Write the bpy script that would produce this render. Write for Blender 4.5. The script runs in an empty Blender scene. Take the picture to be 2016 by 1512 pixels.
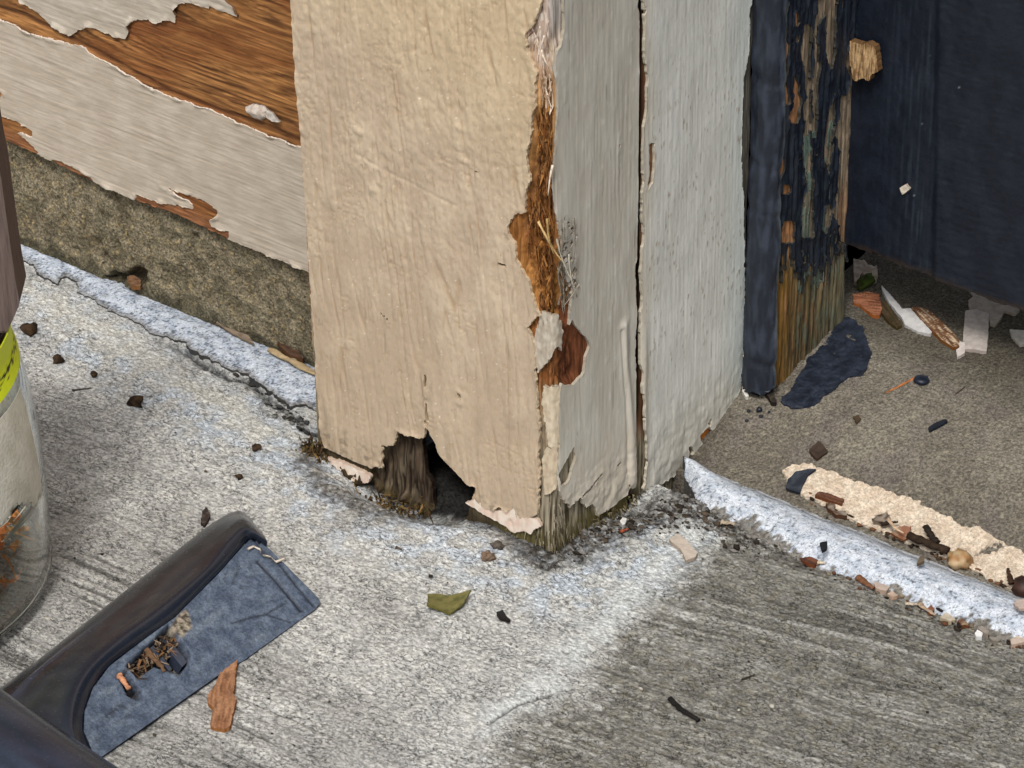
import bpy, math, random
import numpy as np
from mathutils import Vector, Matrix
random.seed(7)
rng = np.random.default_rng(11)
R_ = math.radians
scene = bpy.context.scene
col = scene.collection

# ------------------------------------------------------------------ camera
YAW, PITCH, ROLL, FPX = R_(38.915), R_(31.306), R_(-0.816), 6200.0
CAM = np.array([456.83, -584.31, 507.60])          # millimetres; the casing's front corner is the origin
FW = np.array([-math.sin(YAW)*math.cos(PITCH), math.cos(YAW)*math.cos(PITCH), -math.sin(PITCH)])
_rt = np.array([math.cos(YAW), math.sin(YAW), 0.0]); _up = np.cross(_rt, FW)
RT = math.cos(ROLL)*_rt + math.sin(ROLL)*_up
UP = math.cos(ROLL)*_up - math.sin(ROLL)*_rt
cd = bpy.data.cameras.new('camera'); cam = bpy.data.objects.new('camera', cd); col.objects.link(cam)
cd.sensor_width = 36; cd.lens = FPX/2016*36; cd.clip_start = 0.02; cd.clip_end = 200
M = Matrix(((RT[0], UP[0], -FW[0], CAM[0]/1000), (RT[1], UP[1], -FW[1], CAM[1]/1000), (RT[2], UP[2], -FW[2], CAM[2]/1000), (0, 0, 0, 1)))
cam.matrix_world = M
scene.camera = cam

# ------------------------------------------------------------------ sky and sun (bright overcast, light from the front left)
SUN_EL, SUN_AZ = R_(56), R_(293)     # azimuth of the sun measured counter-clockwise from +X
w = bpy.data.worlds.new('World'); scene.world = w; w.use_nodes = True
nt = w.node_tree; nt.nodes.clear()
sky = nt.nodes.new('ShaderNodeTexSky'); sky.sky_type = 'NISHITA'; sky.sun_disc = False
sky.sun_elevation = SUN_EL; sky.sun_rotation = R_(90) - SUN_AZ; sky.dust_density = 4.0; sky.ozone_density = 1.0
hs = nt.nodes.new('ShaderNodeHueSaturation'); hs.inputs['Saturation'].default_value = 0.42
bg = nt.nodes.new('ShaderNodeBackground'); bg.inputs['Strength'].default_value = 0.13
wo = nt.nodes.new('ShaderNodeOutputWorld')
nt.links.new(sky.outputs[0], hs.inputs['Color']); nt.links.new(hs.outputs[0], bg.inputs[0]); nt.links.new(bg.outputs[0], wo.inputs[0])
sd = bpy.data.lights.new('sun', 'SUN'); sd.energy = 1.9; sd.angle = R_(13); sd.color = (1.0, 0.965, 0.925)
so = bpy.data.objects.new('sun', sd); col.objects.link(so)
sdir = Vector((math.cos(SUN_EL)*math.cos(SUN_AZ), math.cos(SUN_EL)*math.sin(SUN_AZ), math.sin(SUN_EL)))
so.rotation_euler = sdir.to_track_quat('Z', 'Y').to_euler(); so.location = (0, -2, 3)
scene.view_settings.view_transform = 'Standard'; scene.view_settings.look = 'None'
scene.view_settings.exposure = 0.03; scene.view_settings.gamma = 1.0; scene.view_settings.use_curve_mapping = False

# ------------------------------------------------------------------ numeric helpers
def s(r, g, b):
    c = np.array([r, g, b], float)/255
    return np.where(c <= 0.04045, c/12.92, ((c+0.055)/1.055)**2.4)
def H(ix, iy, seed=0):
    h = (ix.astype(np.int64)*374761393 + iy.astype(np.int64)*668265263 + int(seed)*974634541) & 0xffffffff
    h = ((h ^ (h >> 13))*1274126177) & 0xffffffff
    h = ((h ^ (h >> 16))*2246822519) & 0xffffffff
    return ((h ^ (h >> 15)) & 0xffffff)/float(0xffffff)
def noise(x, y, seed=0):
    ix, iy = np.floor(x), np.floor(y); fx, fy = x-ix, y-iy
    u = fx*fx*fx*(fx*(fx*6-15)+10); v = fy*fy*fy*(fy*(fy*6-15)+10)
    def g(a, b):
        t = H(ix+a, iy+b, seed)*2*np.pi
        return np.cos(t)*(fx-a)+np.sin(t)*(fy-b)
    return 1.45*((g(0, 0)*(1-u)+g(1, 0)*u)*(1-v)+(g(0, 1)*(1-u)+g(1, 1)*u)*v)
def fbm(x, y, o=4, seed=0, gain=.5):
    r = 0; a = 1; t = 0
    for k in range(o):
        r = r+a*noise(x, y, seed+k*17); t += a; a *= gain; x = x*2.03+5.3; y = y*2.03+1.7
    return 1.55*r/t
def worley(x, y, seed=0):
    ix, iy = np.floor(x), np.floor(y)
    f1 = np.full(np.shape(x), 9.); f2 = f1.copy(); idv = np.zeros(np.shape(x))
    for a in (-1, 0, 1):
        for b in (-1, 0, 1):
            cx, cy = ix+a, iy+b
            d = np.hypot(cx+H(cx, cy, seed)-x, cy+H(cx, cy, seed+5)-y)
            n = d < f1
            f2 = np.where(n, f1, np.minimum(f2, d)); idv = np.where(n, H(cx, cy, seed+9), idv); f1 = np.where(n, d, f1)
    return f1, f2, idv
def sst(a, b, x):
    t = np.clip((x-a)/(b-a), 0, 1); return t*t*(3-2*t)
def mix(a, b, t):
    return a+(b-a)*np.asarray(t)[..., None]
def sdf(U, V, poly):
    """signed distance to a polygon, positive inside"""
    poly = np.asarray(poly, float)
    d2 = np.full(U.shape, 1e9); inside = np.zeros(U.shape, bool)
    m = 40
    box = (U > poly[:, 0].min()-m) & (U < poly[:, 0].max()+m) & (V > poly[:, 1].min()-m) & (V < poly[:, 1].max()+m)
    if not box.any(): return np.full(U.shape, -99.)
    u, v = U[box], V[box]; dd = np.full(u.shape, 1e9); ins = np.zeros(u.shape, bool)
    for i in range(len(poly)):
        ax, ay = poly[i]; bx, by = poly[(i+1) % len(poly)]
        ex, ey = bx-ax, by-ay; L = ex*ex+ey*ey+1e-12
        t = np.clip(((u-ax)*ex+(v-ay)*ey)/L, 0, 1)
        dd = np.minimum(dd, (u-ax-t*ex)**2+(v-ay-t*ey)**2)
        c = ((ay > v) != (by > v)) & (u < ex*(v-ay)/(ey if abs(ey) > 1e-12 else 1e-12)+ax)
        ins ^= c
    r = np.full(U.shape, -99.); r[box] = np.where(ins, 1, -1)*np.sqrt(dd)
    return r
def band(U, V, line):
    """distance to an open polyline"""
    line = np.asarray(line, float); dd = np.full(U.shape, 1e9)
    for (ax, ay), (bx, by) in zip(line[:-1], line[1:]):
        ex, ey = bx-ax, by-ay; L = ex*ex+ey*ey+1e-12
        t = np.clip(((U-ax)*ex+(V-ay)*ey)/L, 0, 1)
        dd = np.minimum(dd, np.hypot(U-ax-t*ex, V-ay-t*ey))
    return dd
# photograph pixel -> point on a plane of the place
def ray(px, py):
    return RT*(px-1008)/FPX - UP*(py-756)/FPX + FW
def onX(x): return lambda p: (lambda v: CAM+v*((x-CAM[0])/v[0]))(ray(*p))
def onY(y): return lambda p: (lambda v: CAM+v*((y-CAM[1])/v[1]))(ray(*p))
def onZ(z=0): return lambda p: (lambda v: CAM+v*((z-CAM[2])/v[2]))(ray(*p))
SILLY = [40, 60, 66, 72, 94, 112, 140, 240]; SILLZ = [-4, -1.6, -0.6, 1.2, 10.6, 14.2, 19.6, 36]
def sillz(Y): return np.interp(Y, SILLY, SILLZ)
def onSill(p):
    v = ray(*p); t = (5-CAM[2])/v[2]
    for _ in range(25):
        q = CAM+v*t; t = t+.7*(sillz(q[1])-q[2])/v[2]
    return CAM+v*t
def zoomed(pts, ox, oy, sc): return [(ox+a/sc, oy+b/sc) for a, b in pts]
def XZ(pts, y=0): f = onY(y); return [(q[0], q[2]) for q in map(f, pts)]
def YZ(pts, x=0): f = onX(x); return [(q[1], q[2]) for q in map(f, pts)]
def XY(pts, z=0): f = onZ(z); return [(q[0], q[1]) for q in map(f, pts)]
def XYs(pts): return [(q[0], q[1]) for q in map(onSill, pts)]
def axis(a, b, res, lo=None, hi=None, n=14):
    c = np.arange(a, b+res*.5, res)
    if lo is not None: c = np.concatenate([a-(np.geomspace(1, a-lo+1, n)[:0:-1]-1), c])
    if hi is not None: c = np.concatenate([c, c[-1]+(np.geomspace(1, hi-c[-1]+1, n)[1:]-1)])
    return c

# ------------------------------------------------------------------ object helpers
def tag(o, label=None, cat=None, group=None, kind=None):
    if label: o['label'] = label
    if cat: o['category'] = cat
    if group: o['group'] = group
    if kind: o['kind'] = kind
    return o
def empty(name, loc, label, cat, group=None):
    o = bpy.data.objects.new(name, None); o.empty_display_size = .02; o.location = Vector(loc)/1000; col.objects.link(o)
    return tag(o, label, cat, group)
def rawmesh(name, V, loops, starts, cols, mat, parent, smooth=True):
    V = np.asarray(V, float)/1000
    me = bpy.data.meshes.new(name)
    if parent is None: c = np.array([V[:, 0].mean(), V[:, 1].mean(), V[:, 2].min()])
    else:
        c = np.zeros(3); p = parent
        while p: c = c+np.array(p.location); p = p.parent
    V = V-c
    me.vertices.add(len(V)); me.vertices.foreach_set('co', V.ravel().astype(np.float32))
    me.loops.add(len(loops)); me.loops.foreach_set('vertex_index', np.asarray(loops, np.int32))
    me.polygons.add(len(starts)); me.polygons.foreach_set('loop_start', np.asarray(starts, np.int32))
    me.update(calc_edges=True)
    me.polygons.foreach_set('use_smooth', np.full(len(starts), smooth))
    if cols is not None:
        a = me.color_attributes.new('Col', 'FLOAT_COLOR', 'POINT')
        cc = np.ones((len(V), 4), np.float32); cc[:, :cols.shape[1]] = cols
        a.data.foreach_set('color', cc.ravel())
    me.materials.append(mat)
    o = bpy.data.objects.new(name, me); col.objects.link(o)
    if parent is None: o.location = c
    else: o.parent = parent
    return o
def faces(name, V, F, cols, mat, parent=None, smooth=False):
    loops = [i for f in F for i in f]; st = np.cumsum([0]+[len(f) for f in F[:-1]])
    V = np.asarray(V, float)
    if cols is not None:
        cols = np.asarray(cols, float)
        if cols.ndim == 1: cols = np.tile(cols, (len(V), 1))
    return rawmesh(name, V, loops, st, cols, mat, parent, smooth)
def sheet(name, fmap, u, v, h, c, mat, parent=None, keep=None, thick=1.0, rim=None, res=.5):
    """a surface over the (u,v) grid raised by h, cut where keep<0, with real edges that reach down by thick"""
    U, V = np.meshgrid(u, v, indexing='ij'); nu, nv = U.shape
    h = np.broadcast_to(h, U.shape).copy(); idx = np.arange(nu*nv).reshape(nu, nv)
    quads = np.stack([idx[:-1, :-1], idx[1:, :-1], idx[1:, 1:], idx[:-1, 1:]], -1).reshape(-1, 4)
    Uf, Vf, hf = U.ravel().copy(), V.ravel().copy(), h.ravel()
    cf = np.broadcast_to(c, U.shape+(c.shape[-1],)).reshape(-1, c.shape[-1])
    if keep is not None:
        S = keep.ravel(); inn = S > 0
        quads = quads[inn[quads].any(1)]
        gu = np.gradient(keep, axis=0)/np.gradient(U, axis=0); gv = np.gradient(keep, axis=1)/np.gradient(V, axis=1)
        g2 = np.maximum(gu**2+gv**2, .04).ravel()
        out = ~inn
        st = np.clip(-S/g2, 0, 3*res)
        du, dv = st*gu.ravel(), st*gv.ravel(); L = np.maximum(np.hypot(du, dv)/(1.1*res), 1)
        Uf[out] += (du/L)[out]; Vf[out] += (dv/L)[out]
    if len(quads) == 0: return None
    e = np.concatenate([quads[:, [k, (k+1) % 4]] for k in range(4)])
    key = np.minimum(e[:, 0], e[:, 1])*(nu*nv)+np.maximum(e[:, 0], e[:, 1])
    _, inv, cnt = np.unique(key, return_inverse=True, return_counts=True)
    be = e[cnt[inv] == 1]
    used = np.unique(quads); remap = np.full(nu*nv, -1); remap[used] = np.arange(len(used))
    P = fmap(Uf[used], Vf[used], hf[used]); C = cf[used]; Q = remap[quads]
    bv = np.unique(be); r2 = np.full(nu*nv, -1); r2[bv] = np.arange(len(bv))
    n0 = len(used)
    top = fmap(Uf[bv], Vf[bv], hf[bv]); bot = fmap(Uf[bv], Vf[bv], hf[bv]-thick)
    rc = cf[bv] if rim is None else np.tile(rim, (len(bv), 1))[:, :cf.shape[1]]
    sk = np.stack([n0+r2[be[:, 1]], n0+r2[be[:, 0]], n0+len(bv)+r2[be[:, 0]], n0+len(bv)+r2[be[:, 1]]], -1)
    P = np.concatenate([P, top, bot]); C = np.concatenate([C, rc, rc]); Q = np.concatenate([Q, sk])
    return rawmesh(name, P, Q.ravel(), np.arange(len(Q))*4, C, mat, parent)
# maps of (u, v, height) to the place
def mapF(y=0): return lambda u, v, h: np.stack([u, y-h, v], -1)                 # faces -Y : u = X, v = Z
def mapS(x=0): return lambda u, v, h: np.stack([x+h, u, v], -1)                 # faces +X : u = Y, v = Z
def mapG(u, v, h): return np.stack([u, v, h], -1)                               # faces up
RC = 2.2
def mapC(u, v, h):
    """casing: front face for u<0, side face for u>0, with a rounded arris"""
    a = np.clip((u+RC)/(2*RC), 0, 1)*np.pi/2
    nx, ny = np.sin(a), -np.cos(a)
    x = np.where(u < -RC, u, np.where(u > RC, 0, -RC+RC*nx)); y = np.where(u < -RC, 0, np.where(u > RC, u, RC+RC*ny))
    return np.stack([x+nx*h, y+ny*h, v], -1)

# ------------------------------------------------------------------ materials
def material(name, rough=.7, grain=(.12, 1500), bump=(.25, 2500), stretch=(1, 1, 1), spec=.3, coat=0, net=None, blob=None):
    """vertex tint times fine procedural mottling, plus fine procedural relief"""
    m = bpy.data.materials.new(name); m.use_nodes = True; n = m.node_tree; b = n.nodes['Principled BSDF']
    at = n.nodes.new('ShaderNodeAttribute'); at.attribute_name = 'Col'
    tc = n.nodes.new('ShaderNodeTexCoord'); mp = n.nodes.new('ShaderNodeMapping'); mp.inputs['Scale'].default_value = stretch
    n.links.new(tc.outputs['Object'], mp.inputs['Vector'])
    no = n.nodes.new('ShaderNodeTexNoise'); no.inputs['Scale'].default_value = grain[1]; no.inputs['Detail'].default_value = 5; no.inputs['Roughness'].default_value = .65
    n.links.new(mp.outputs[0], no.inputs['Vector'])
    mr = n.nodes.new('ShaderNodeMapRange'); mr.inputs['From Min'].default_value = .25; mr.inputs['From Max'].default_value = .75
    mr.inputs['To Min'].default_value = 1-grain[0]; mr.inputs['To Max'].default_value = 1+grain[0]
    n.links.new(no.outputs['Fac'], mr.inputs['Value'])
    mx = n.nodes.new('ShaderNodeVectorMath'); mx.operation = 'SCALE'
    n.links.new(at.outputs['Color'], mx.inputs[0]); n.links.new(mr.outputs[0], mx.inputs['Scale'])
    out = mx.outputs[0]
    if blob:          # salt and pepper mottling: (amount, scale)
        nb = n.nodes.new('ShaderNodeTexNoise'); nb.inputs['Scale'].default_value = blob[1]; nb.inputs['Detail'].default_value = 3; nb.inputs['Roughness'].default_value = .6
        n.links.new(mp.outputs[0], nb.inputs['Vector'])
        mb = n.nodes.new('ShaderNodeMapRange'); mb.interpolation_type = 'SMOOTHSTEP'; mb.inputs['From Min'].default_value = .40; mb.inputs['From Max'].default_value = .60
        mb.inputs['To Min'].default_value = 1-blob[0]; mb.inputs['To Max'].default_value = 1+blob[0]*.75
        n.links.new(nb.outputs['Fac'], mb.inputs['Value'])
        m2 = n.nodes.new('ShaderNodeVectorMath'); m2.operation = 'SCALE'; n.links.new(out, m2.inputs[0]); n.links.new(mb.outputs[0], m2.inputs['Scale']); out = m2.outputs[0]
    if net:           # fine craze lines, masked by the alpha of the tint: (amount, scale, width)
        nn = n.nodes.new('ShaderNodeTexNoise'); nn.inputs['Scale'].default_value = net[1]; nn.inputs['Detail'].default_value = 3; nn.inputs['Distortion'].default_value = .4
        n.links.new(mp.outputs[0], nn.inputs['Vector'])
        sb_ = n.nodes.new('ShaderNodeMath'); sb_.operation = 'SUBTRACT'; sb_.inputs[1].default_value = .5; n.links.new(nn.outputs['Fac'], sb_.inputs[0])
        ab = n.nodes.new('ShaderNodeMath'); ab.operation = 'ABSOLUTE'; n.links.new(sb_.outputs[0], ab.inputs[0])
        mn = n.nodes.new('ShaderNodeMapRange'); mn.inputs['From Min'].default_value = 0; mn.inputs['From Max'].default_value = net[2]; mn.inputs['To Min'].default_value = net[0]; mn.inputs['To Max'].default_value = 0
        n.links.new(ab.outputs[0], mn.inputs['Value'])
        ml = n.nodes.new('ShaderNodeMath'); ml.operation = 'MULTIPLY'; n.links.new(mn.outputs[0], ml.inputs[0]); n.links.new(at.outputs['Alpha'], ml.inputs[1])
        on = n.nodes.new('ShaderNodeMath'); on.operation = 'SUBTRACT'; on.inputs[0].default_value = 1; n.links.new(ml.outputs[0], on.inputs[1])
        m3 = n.nodes.new('ShaderNodeVectorMath'); m3.operation = 'SCALE'; n.links.new(out, m3.inputs[0]); n.links.new(on.outputs[0], m3.inputs['Scale']); out = m3.outputs[0]
    n.links.new(out, b.inputs['Base Color'])
    n2 = n.nodes.new('ShaderNodeTexNoise'); n2.inputs['Scale'].default_value = bump[1]; n2.inputs['Detail'].default_value = 4
    n.links.new(mp.outputs[0], n2.inputs['Vector'])
    bp = n.nodes.new('ShaderNodeBump'); bp.inputs['Strength'].default_value = bump[0]; bp.inputs['Distance'].default_value = bump[2] if len(bump) > 2 else .0003
    n.links.new(n2.outputs['Fac'], bp.inputs['Height']); n.links.new(bp.outputs[0], b.inputs['Normal'])
    b.inputs['Roughness'].default_value = rough; b.inputs['Specular IOR Level'].default_value = spec
    if coat: b.inputs['Coat Weight'].default_value = coat; b.inputs['Coat Roughness'].default_value = .3
    r2 = n.nodes.new('ShaderNodeMapRange'); r2.inputs['To Min'].default_value = max(rough-.12, .05); r2.inputs['To Max'].default_value = min(rough+.12, 1)
    n.links.new(no.outputs['Fac'], r2.inputs['Value']); n.links.new(r2.outputs[0], b.inputs['Roughness'])
    return m
M_paint = material('old_exterior_paint', .5, (.07, 1500), (.5, 620, .0006), (1, 1, .42), spec=.45)
M_paintv = material('brushed_exterior_paint', .6, (.07, 900), (.3, 600, .0004), (1, 1, .12), spec=.35)
M_sidp = material('brushed_siding_paint', .6, (.13, 900), (.7, 800, .0004), (.08, 1, 1), spec=.3)
M_wood = material('bare_weathered_wood', .88, (.38, 1300), (1, 1100, .0006), (1, 1, .07), spec=.12)
M_woodh = material('bare_siding_wood', .65, (.42, 1500), (.8, 1300, .0005), (.045, 1, 1), spec=.25)
M_conc = material('broom_finished_concrete', .92, (.24, 2400), (1, 1000, .0008), (.72, 1, 1), spec=.15, net=(.85, 600, .04), blob=(.27, 1050))
M_sand = material('sandy_concrete', .95, (.3, 2200), (1, 1100, .0008), spec=.12, net=(.5, 800, .03), blob=(.28, 1200))
M_chalk = material('chalky_white_paint', .85, (.12, 1800), (.6, 1000, .0005), spec=.18, net=(.75, 620, .022), blob=(.12, 900))
M_chalk2 = material('worn_beige_paint', .88, (.14, 1800), (.9, 1100, .0006), spec=.15, net=(.5, 700, .02), blob=(.16, 900))
M_navy = material('navy_door_paint', .42, (.14, 900), (.25, 1100), spec=.4)
M_plastic = material('scuffed_black_plastic', .24, (.12, 900), (.1, 700), spec=.5)
M_dust = material('dusty_plastic', .6, (.2, 2200), (.3, 1500), spec=.3, net=(.45, 600, .02), blob=(.2, 1100))
M_chip = material('paint_chip', .75, (.12, 900), (.6, 900, .0004), spec=.2)
M_debris = material('wood_debris', .85, (.22, 900), (.6, 1500), spec=.15)
M_dirt = material('damp_dirt', .95, (.3, 1200), (.9, 1100), spec=.1)
M_leaf = material('dry_leaf', .55, (.2, 500), (.3, 700), spec=.35)
M_label = material('printed_band', .5, (.04, 500), (.05, 900), spec=.4)

# =================================================================== GROUND
LSTRIP_LO = zoomed([(20,150),(110,175),(190,215),(230,270),(330,320),(345,290),(380,275),(440,310),(440,370),(520,400),(590,450),(640,480),(750,520),(800,550),(860,600),(1050,650),(1080,690),(1180,740),(1290,800),(1400,830),(1480,890),(1560,950),(1650,1010),(1740,1000),(1830,1075),(2050,1180)], 0, 450, 2.88)
u = axis(-250, 172, .5, -3500, 3000, 30); v = axis(-172, 47, .5, -3500, None, 30)
X, Y = np.meshgrid(u, v, indexing='ij')
near = sst(420, 180, np.hypot(X, Y))
wx = X+1.5*noise(X/25, Y/25, 3); wy = Y+1.6*noise(X/40, Y/18, 4)
# broom strokes run roughly with the facade
ang = R_(5); bx = wx*math.cos(ang)+wy*math.sin(ang); by = -wx*math.sin(ang)+wy*math.cos(ang)
broom = fbm(bx/28, by/1.15, 3, 21)*.75 + .5*noise(bx/60, by/2.4, 22)
f1, f2, cid = worley(bx/2.1+.35*noise(X/2, Y/2, 5), by/1.1, 31)
cell = np.clip((f2-f1)*2.2, 0, 1)                       # 0 in the little craze lines
f1b, f2b, cidb = worley(bx/4.6, by/2.6+.3*noise(X/3, Y/3, 6), 33)
cellb = np.clip((f2b-f1b)*2.0, 0, 1)
fine = fbm(X/.9, Y/.9, 2, 41); mid = fbm(X/6, Y/6, 3, 42); big = fbm(X/45, Y/45, 3, 43)
# darker, worn half of the slab on the right and the smooth cement smear along its border
bnd = XY([(1420,1040),(1350,1120),(1310,1170),(1240,1215),(1175,1290),(1150,1370),(1060,1395),(990,1440),(965,1512),(940,1700),(1700,1900),(2500,1700),(2500,1200),(1700,1080)])
dark = sst(-7, 9, sdf(X, Y, bnd)+6*fbm(X/8, Y/8, 4, 51))
far_r = sst(150, 260, X-.2*Y); dark = np.maximum(dark, far_r)
smear = sst(8, -1.0, band(X, Y, XY([(1360,1045),(1290,1120),(1225,1200),(1130,1270),(1095,1330),(1030,1375),(960,1420)]))+5*fbm(X/8, Y/8, 4, 52))
# pale bluish cement wash along the wall and round the casing foot
wash = sst(22, 4, np.abs(band(X, Y, XY([(60,600),(330,760),(560,890),(640,985),(760,1050),(900,1060),(1060,1150),(1180,1140),(1320,1070)])))+9*fbm(X/12, Y/12, 3, 53))
trowel = sst(9, 1, band(X, Y, XY([(40,560),(200,660),(400,770),(520,850)]))+4*fbm(X/9, Y/9, 3, 54))
amp = (1-.85*smear)*(1-.7*trowel)*(1-.45*wash)
rough_lump = wash*(fbm(X/2.3, Y/2.3, 3, 61))
slab_h = near*(.16*broom*amp + .14*(cell-1)*(1-.8*smear) + .10*(cellb-1) + .10*fine*amp + .25*mid + .55*rough_lump) + .6*big*near
pit = sst(.6, .85, fbm(X/2.6, Y/1.7, 2, 71))*sst(-.1, .4, fbm(X/14, Y/14, 2, 72)); slab_h -= .35*pit*near
def slab_macro(X, Y):
    z = np.zeros(np.shape(X))
    q = np.hypot((X+58)/24, (Y+1)/8); z = z-8.0*np.exp(-q**3)                    # worn hollow under the rotten foot
    q = np.hypot((X+8)/16, (Y-4)/9); z = z-.8*np.exp(-q**3)
    q = np.hypot((X+2)/14, (Y-34)/9); z = z-3.0*np.exp(-q**2)
    g = band(X, Y, LSTRIP_XY); z = z-2.4*np.exp(-((g+1.2*fbm(X/5, Y/5, 3, 88))/1.7)**2)*sst(-178, -160, X)*(.75+.6*noise(X/7, Y/7, 87))   # broken joint below the white fillet
    z = z+.5*np.exp(-((band(X, Y, SMEAR_XY))/7)**2)
    return z
LSTRIP_XY = XY(zoomed([(590,470),(700,545),(860,615),(1060,690),(1200,790),(1300,840),(1420,850),(1520,950),(1640,1040),(1740,1120),(1830,1160)], 0, 450, 2.88))
SMEAR_XY = XY([(1360,1045),(1225,1200),(1095,1330),(960,1420)])
slab_h = slab_h+slab_macro(X, Y)*near
joint = np.exp(-(band(X, Y, LSTRIP_XY)/1.6)**2)*sst(-178, -160, X)
crackd = band(X, Y, XY([(1085,1370),(1020,1390),(985,1412),(962,1428)]))
slab_h -= .8*np.exp(-(crackd/.6)**2)*near
dirtm = sst(13, 2, band(X, Y, XY([(1070,1095),(1120,1085),(1190,1050),(1280,1010),(1340,985),(1440,1010),(1600,1085)]))+6*fbm(X/6, Y/6, 3, 73))
footm = sst(8, 1, band(X, Y, XY([(600,900),(640,960),(740,1005),(850,1015),(930,1005),(1000,1050),(1070,1095)]))+3*fbm(X/4, Y/4, 3, 74))
slab_h += near*dirtm*(.9*fbm(X/1.8, Y/1.8, 3, 75)+.3)
light_c = mix(s(186,185,180), s(206,204,197), sst(-.4, .6, mid))
light_c = mix(light_c, s(186,194,202)*1.06, .8*wash*sst(-.3, .3, fbm(X/7, Y/7, 2, 76)))
light_c = mix(light_c, s(200,196,185), .7*trowel)
dark_c = mix(s(116,113,105), s(140,137,128), sst(-.6, .7, mid+.4*broom))
dark_c = mix(dark_c, s(134,124,98), .3*sst(.1, .5, fbm(X/3, Y/3, 2, 77)))
ang2 = R_(4)+R_(7)*sst(-60, 90, X); cx_ = wx*np.cos(ang2)+wy*np.sin(ang2); cy_ = -wx*np.sin(ang2)+wy*np.cos(ang2)
br1 = noise(cx_/170, cy_/1.15, 23)+.45*noise(cx_/70, cy_/.8, 24)+.4*noise(cx_/260, cy_/4, 25)
left_broom = sst(-22, -85, Y+.35*(X+120))*(1-dark)
lines = sst(.12, .6, -br1); linesl = sst(.12, .6, br1)
bpatch = sst(-.5, .3, fbm(X/34, Y/16, 3, 26))
lowl = sst(-.35, .6, fbm(X/38, Y/26, 3, 90)+1.1*left_broom-.35); light_c = mix(light_c, s(158,156,151), .75*lowl)
c = mix(light_c, dark_c, dark)
left_broom0 = 0
cr = 1-np.minimum(sst(0, .34, cell+.18*fine), 1); cr2 = 1-sst(0, .22, cellb+.1*fine)
grime = np.clip(.55*cr*sst(-.35, .5, fbm(X/11, Y/8, 3, 78))+.4*cr2*sst(0, .6, mid)+.95*lines*bpatch*np.maximum(np.maximum(left_broom, 1.0*dark), .3), 0, 1)*amp*(1-.35*dark)
c = mix(c, s(66,64,60), .8*grime); c = mix(c, s(212,210,202), .5*linesl*bpatch*amp*np.maximum(left_broom, .7*dark)*(1-grime))
speck = sst(.45, .8, fbm(X/.85, Y/.85, 2, 79)); c = mix(c, s(84,82,76), .55*speck*(1-smear)*(.55+.45*dark))
spl = sst(.4, .8, fbm(X/.95+40, Y/.8, 2, 80)); c = mix(c, s(214,211,200), .5*spl*(1-.35*dark))
c = mix(c, s(204,206,203), .7*smear*(1-.5*sst(.1, .8, mid))); crust = sst(.25, .6, fbm(X/4.5, Y/4, 4, 91))*sst(22, 6, np.abs(sdf(X, Y, bnd))); c = mix(c, s(208,207,200), .65*crust); slab_h = slab_h+near*.3*crust
c = mix(c, s(70,66,60), .8*pit)
c = mix(c, s(52,47,42), .9*np.clip(dirtm*(.75+.7*fbm(X/2.2, Y/2.2, 3, 81)), 0, 1))
c = mix(c, s(60,52,42), .8*np.clip(footm*(.8+.6*fbm(X/2, Y/2, 2, 82)), 0, 1))  # foot dirt plus painted contact shade along the casing
c = mix(c, s(58,60,62), .85*np.clip(joint*(1+.6*fbm(X/2, Y/2, 2, 83)), 0, 1))
c = mix(c, s(60,58,54), .8*np.exp(-(crackd/.5)**2))
blk = sst(.85, .98, fbm(X/2.1+9, Y/2.1, 2, 84))*sst(.1, .4, fbm(X/20, Y/20, 2, 85)); c = mix(c, s(40,36,32), .85*blk*(1-.5*dark))
inside = sst(-90, -87, X)*sst(1.0, -1.5, X)*sst(-1.5, 2.5, Y+1.2*fbm(X/4, Y/4, 2, 89)); c = mix(c, s(20,17,14), .97*inside)  # rot dirt under the casing, near black to paint the cavity's shade
netm = np.clip((1-.6*smear)*(1-.5*trowel)*(.5+.7*sst(-.6, .6, fbm(X/13, Y/10, 3, 86))), 0, 1)
slab_h = slab_h-near*.34*lines*bpatch*amp*np.maximum(np.maximum(left_broom, .8*dark), .3)
c = c*np.array([.98, 1.0, 1.02])
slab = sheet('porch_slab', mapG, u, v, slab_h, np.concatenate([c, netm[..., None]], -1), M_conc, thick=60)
tag(slab, kind='structure')
SLABF = lambda x, y: float(slab_macro(np.array(x, float), np.array(y, float)))

# ---- door sill
u = axis(-4, 130, .55, None, 1100, 22); v = axis(58, 165, .55, None, 260, 10)
X, Y = np.meshgrid(u, v, indexing='ij'); near = sst(260, 150, X)
fine = fbm(X/.8, Y/.8, 2, 101); mid = fbm(X/5, Y/5, 3, 102); big = fbm(X/30, Y/30, 3, 103)
f1, f2, cid = worley(X/1.5, Y/1.5, 104)
h = sillz(Y)+near*(.16*fine+.22*mid+.12*(1-f1))+.5*big*near
c = mix(s(114,108,97), s(136,130,117), sst(-.6, .7, big+.4*mid))
c = mix(c, s(154,147,129), .55*sst(.55, .9, cid)*sst(.6, .2, f1))
c = mix(c, s(80,74,64), .6*sst(.15, .5, fine))
c = mix(c, s(112,104,100), .4*sst(.1, .5, fbm(X/13, Y/13, 2, 105)))
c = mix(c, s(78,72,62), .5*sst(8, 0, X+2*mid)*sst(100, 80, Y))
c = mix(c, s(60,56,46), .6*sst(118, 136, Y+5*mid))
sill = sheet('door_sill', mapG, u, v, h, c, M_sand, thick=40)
tag(sill, kind='structure')
def sillmap(u, v, h): return np.stack([u, v, sillz(v)+h], -1)

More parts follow.
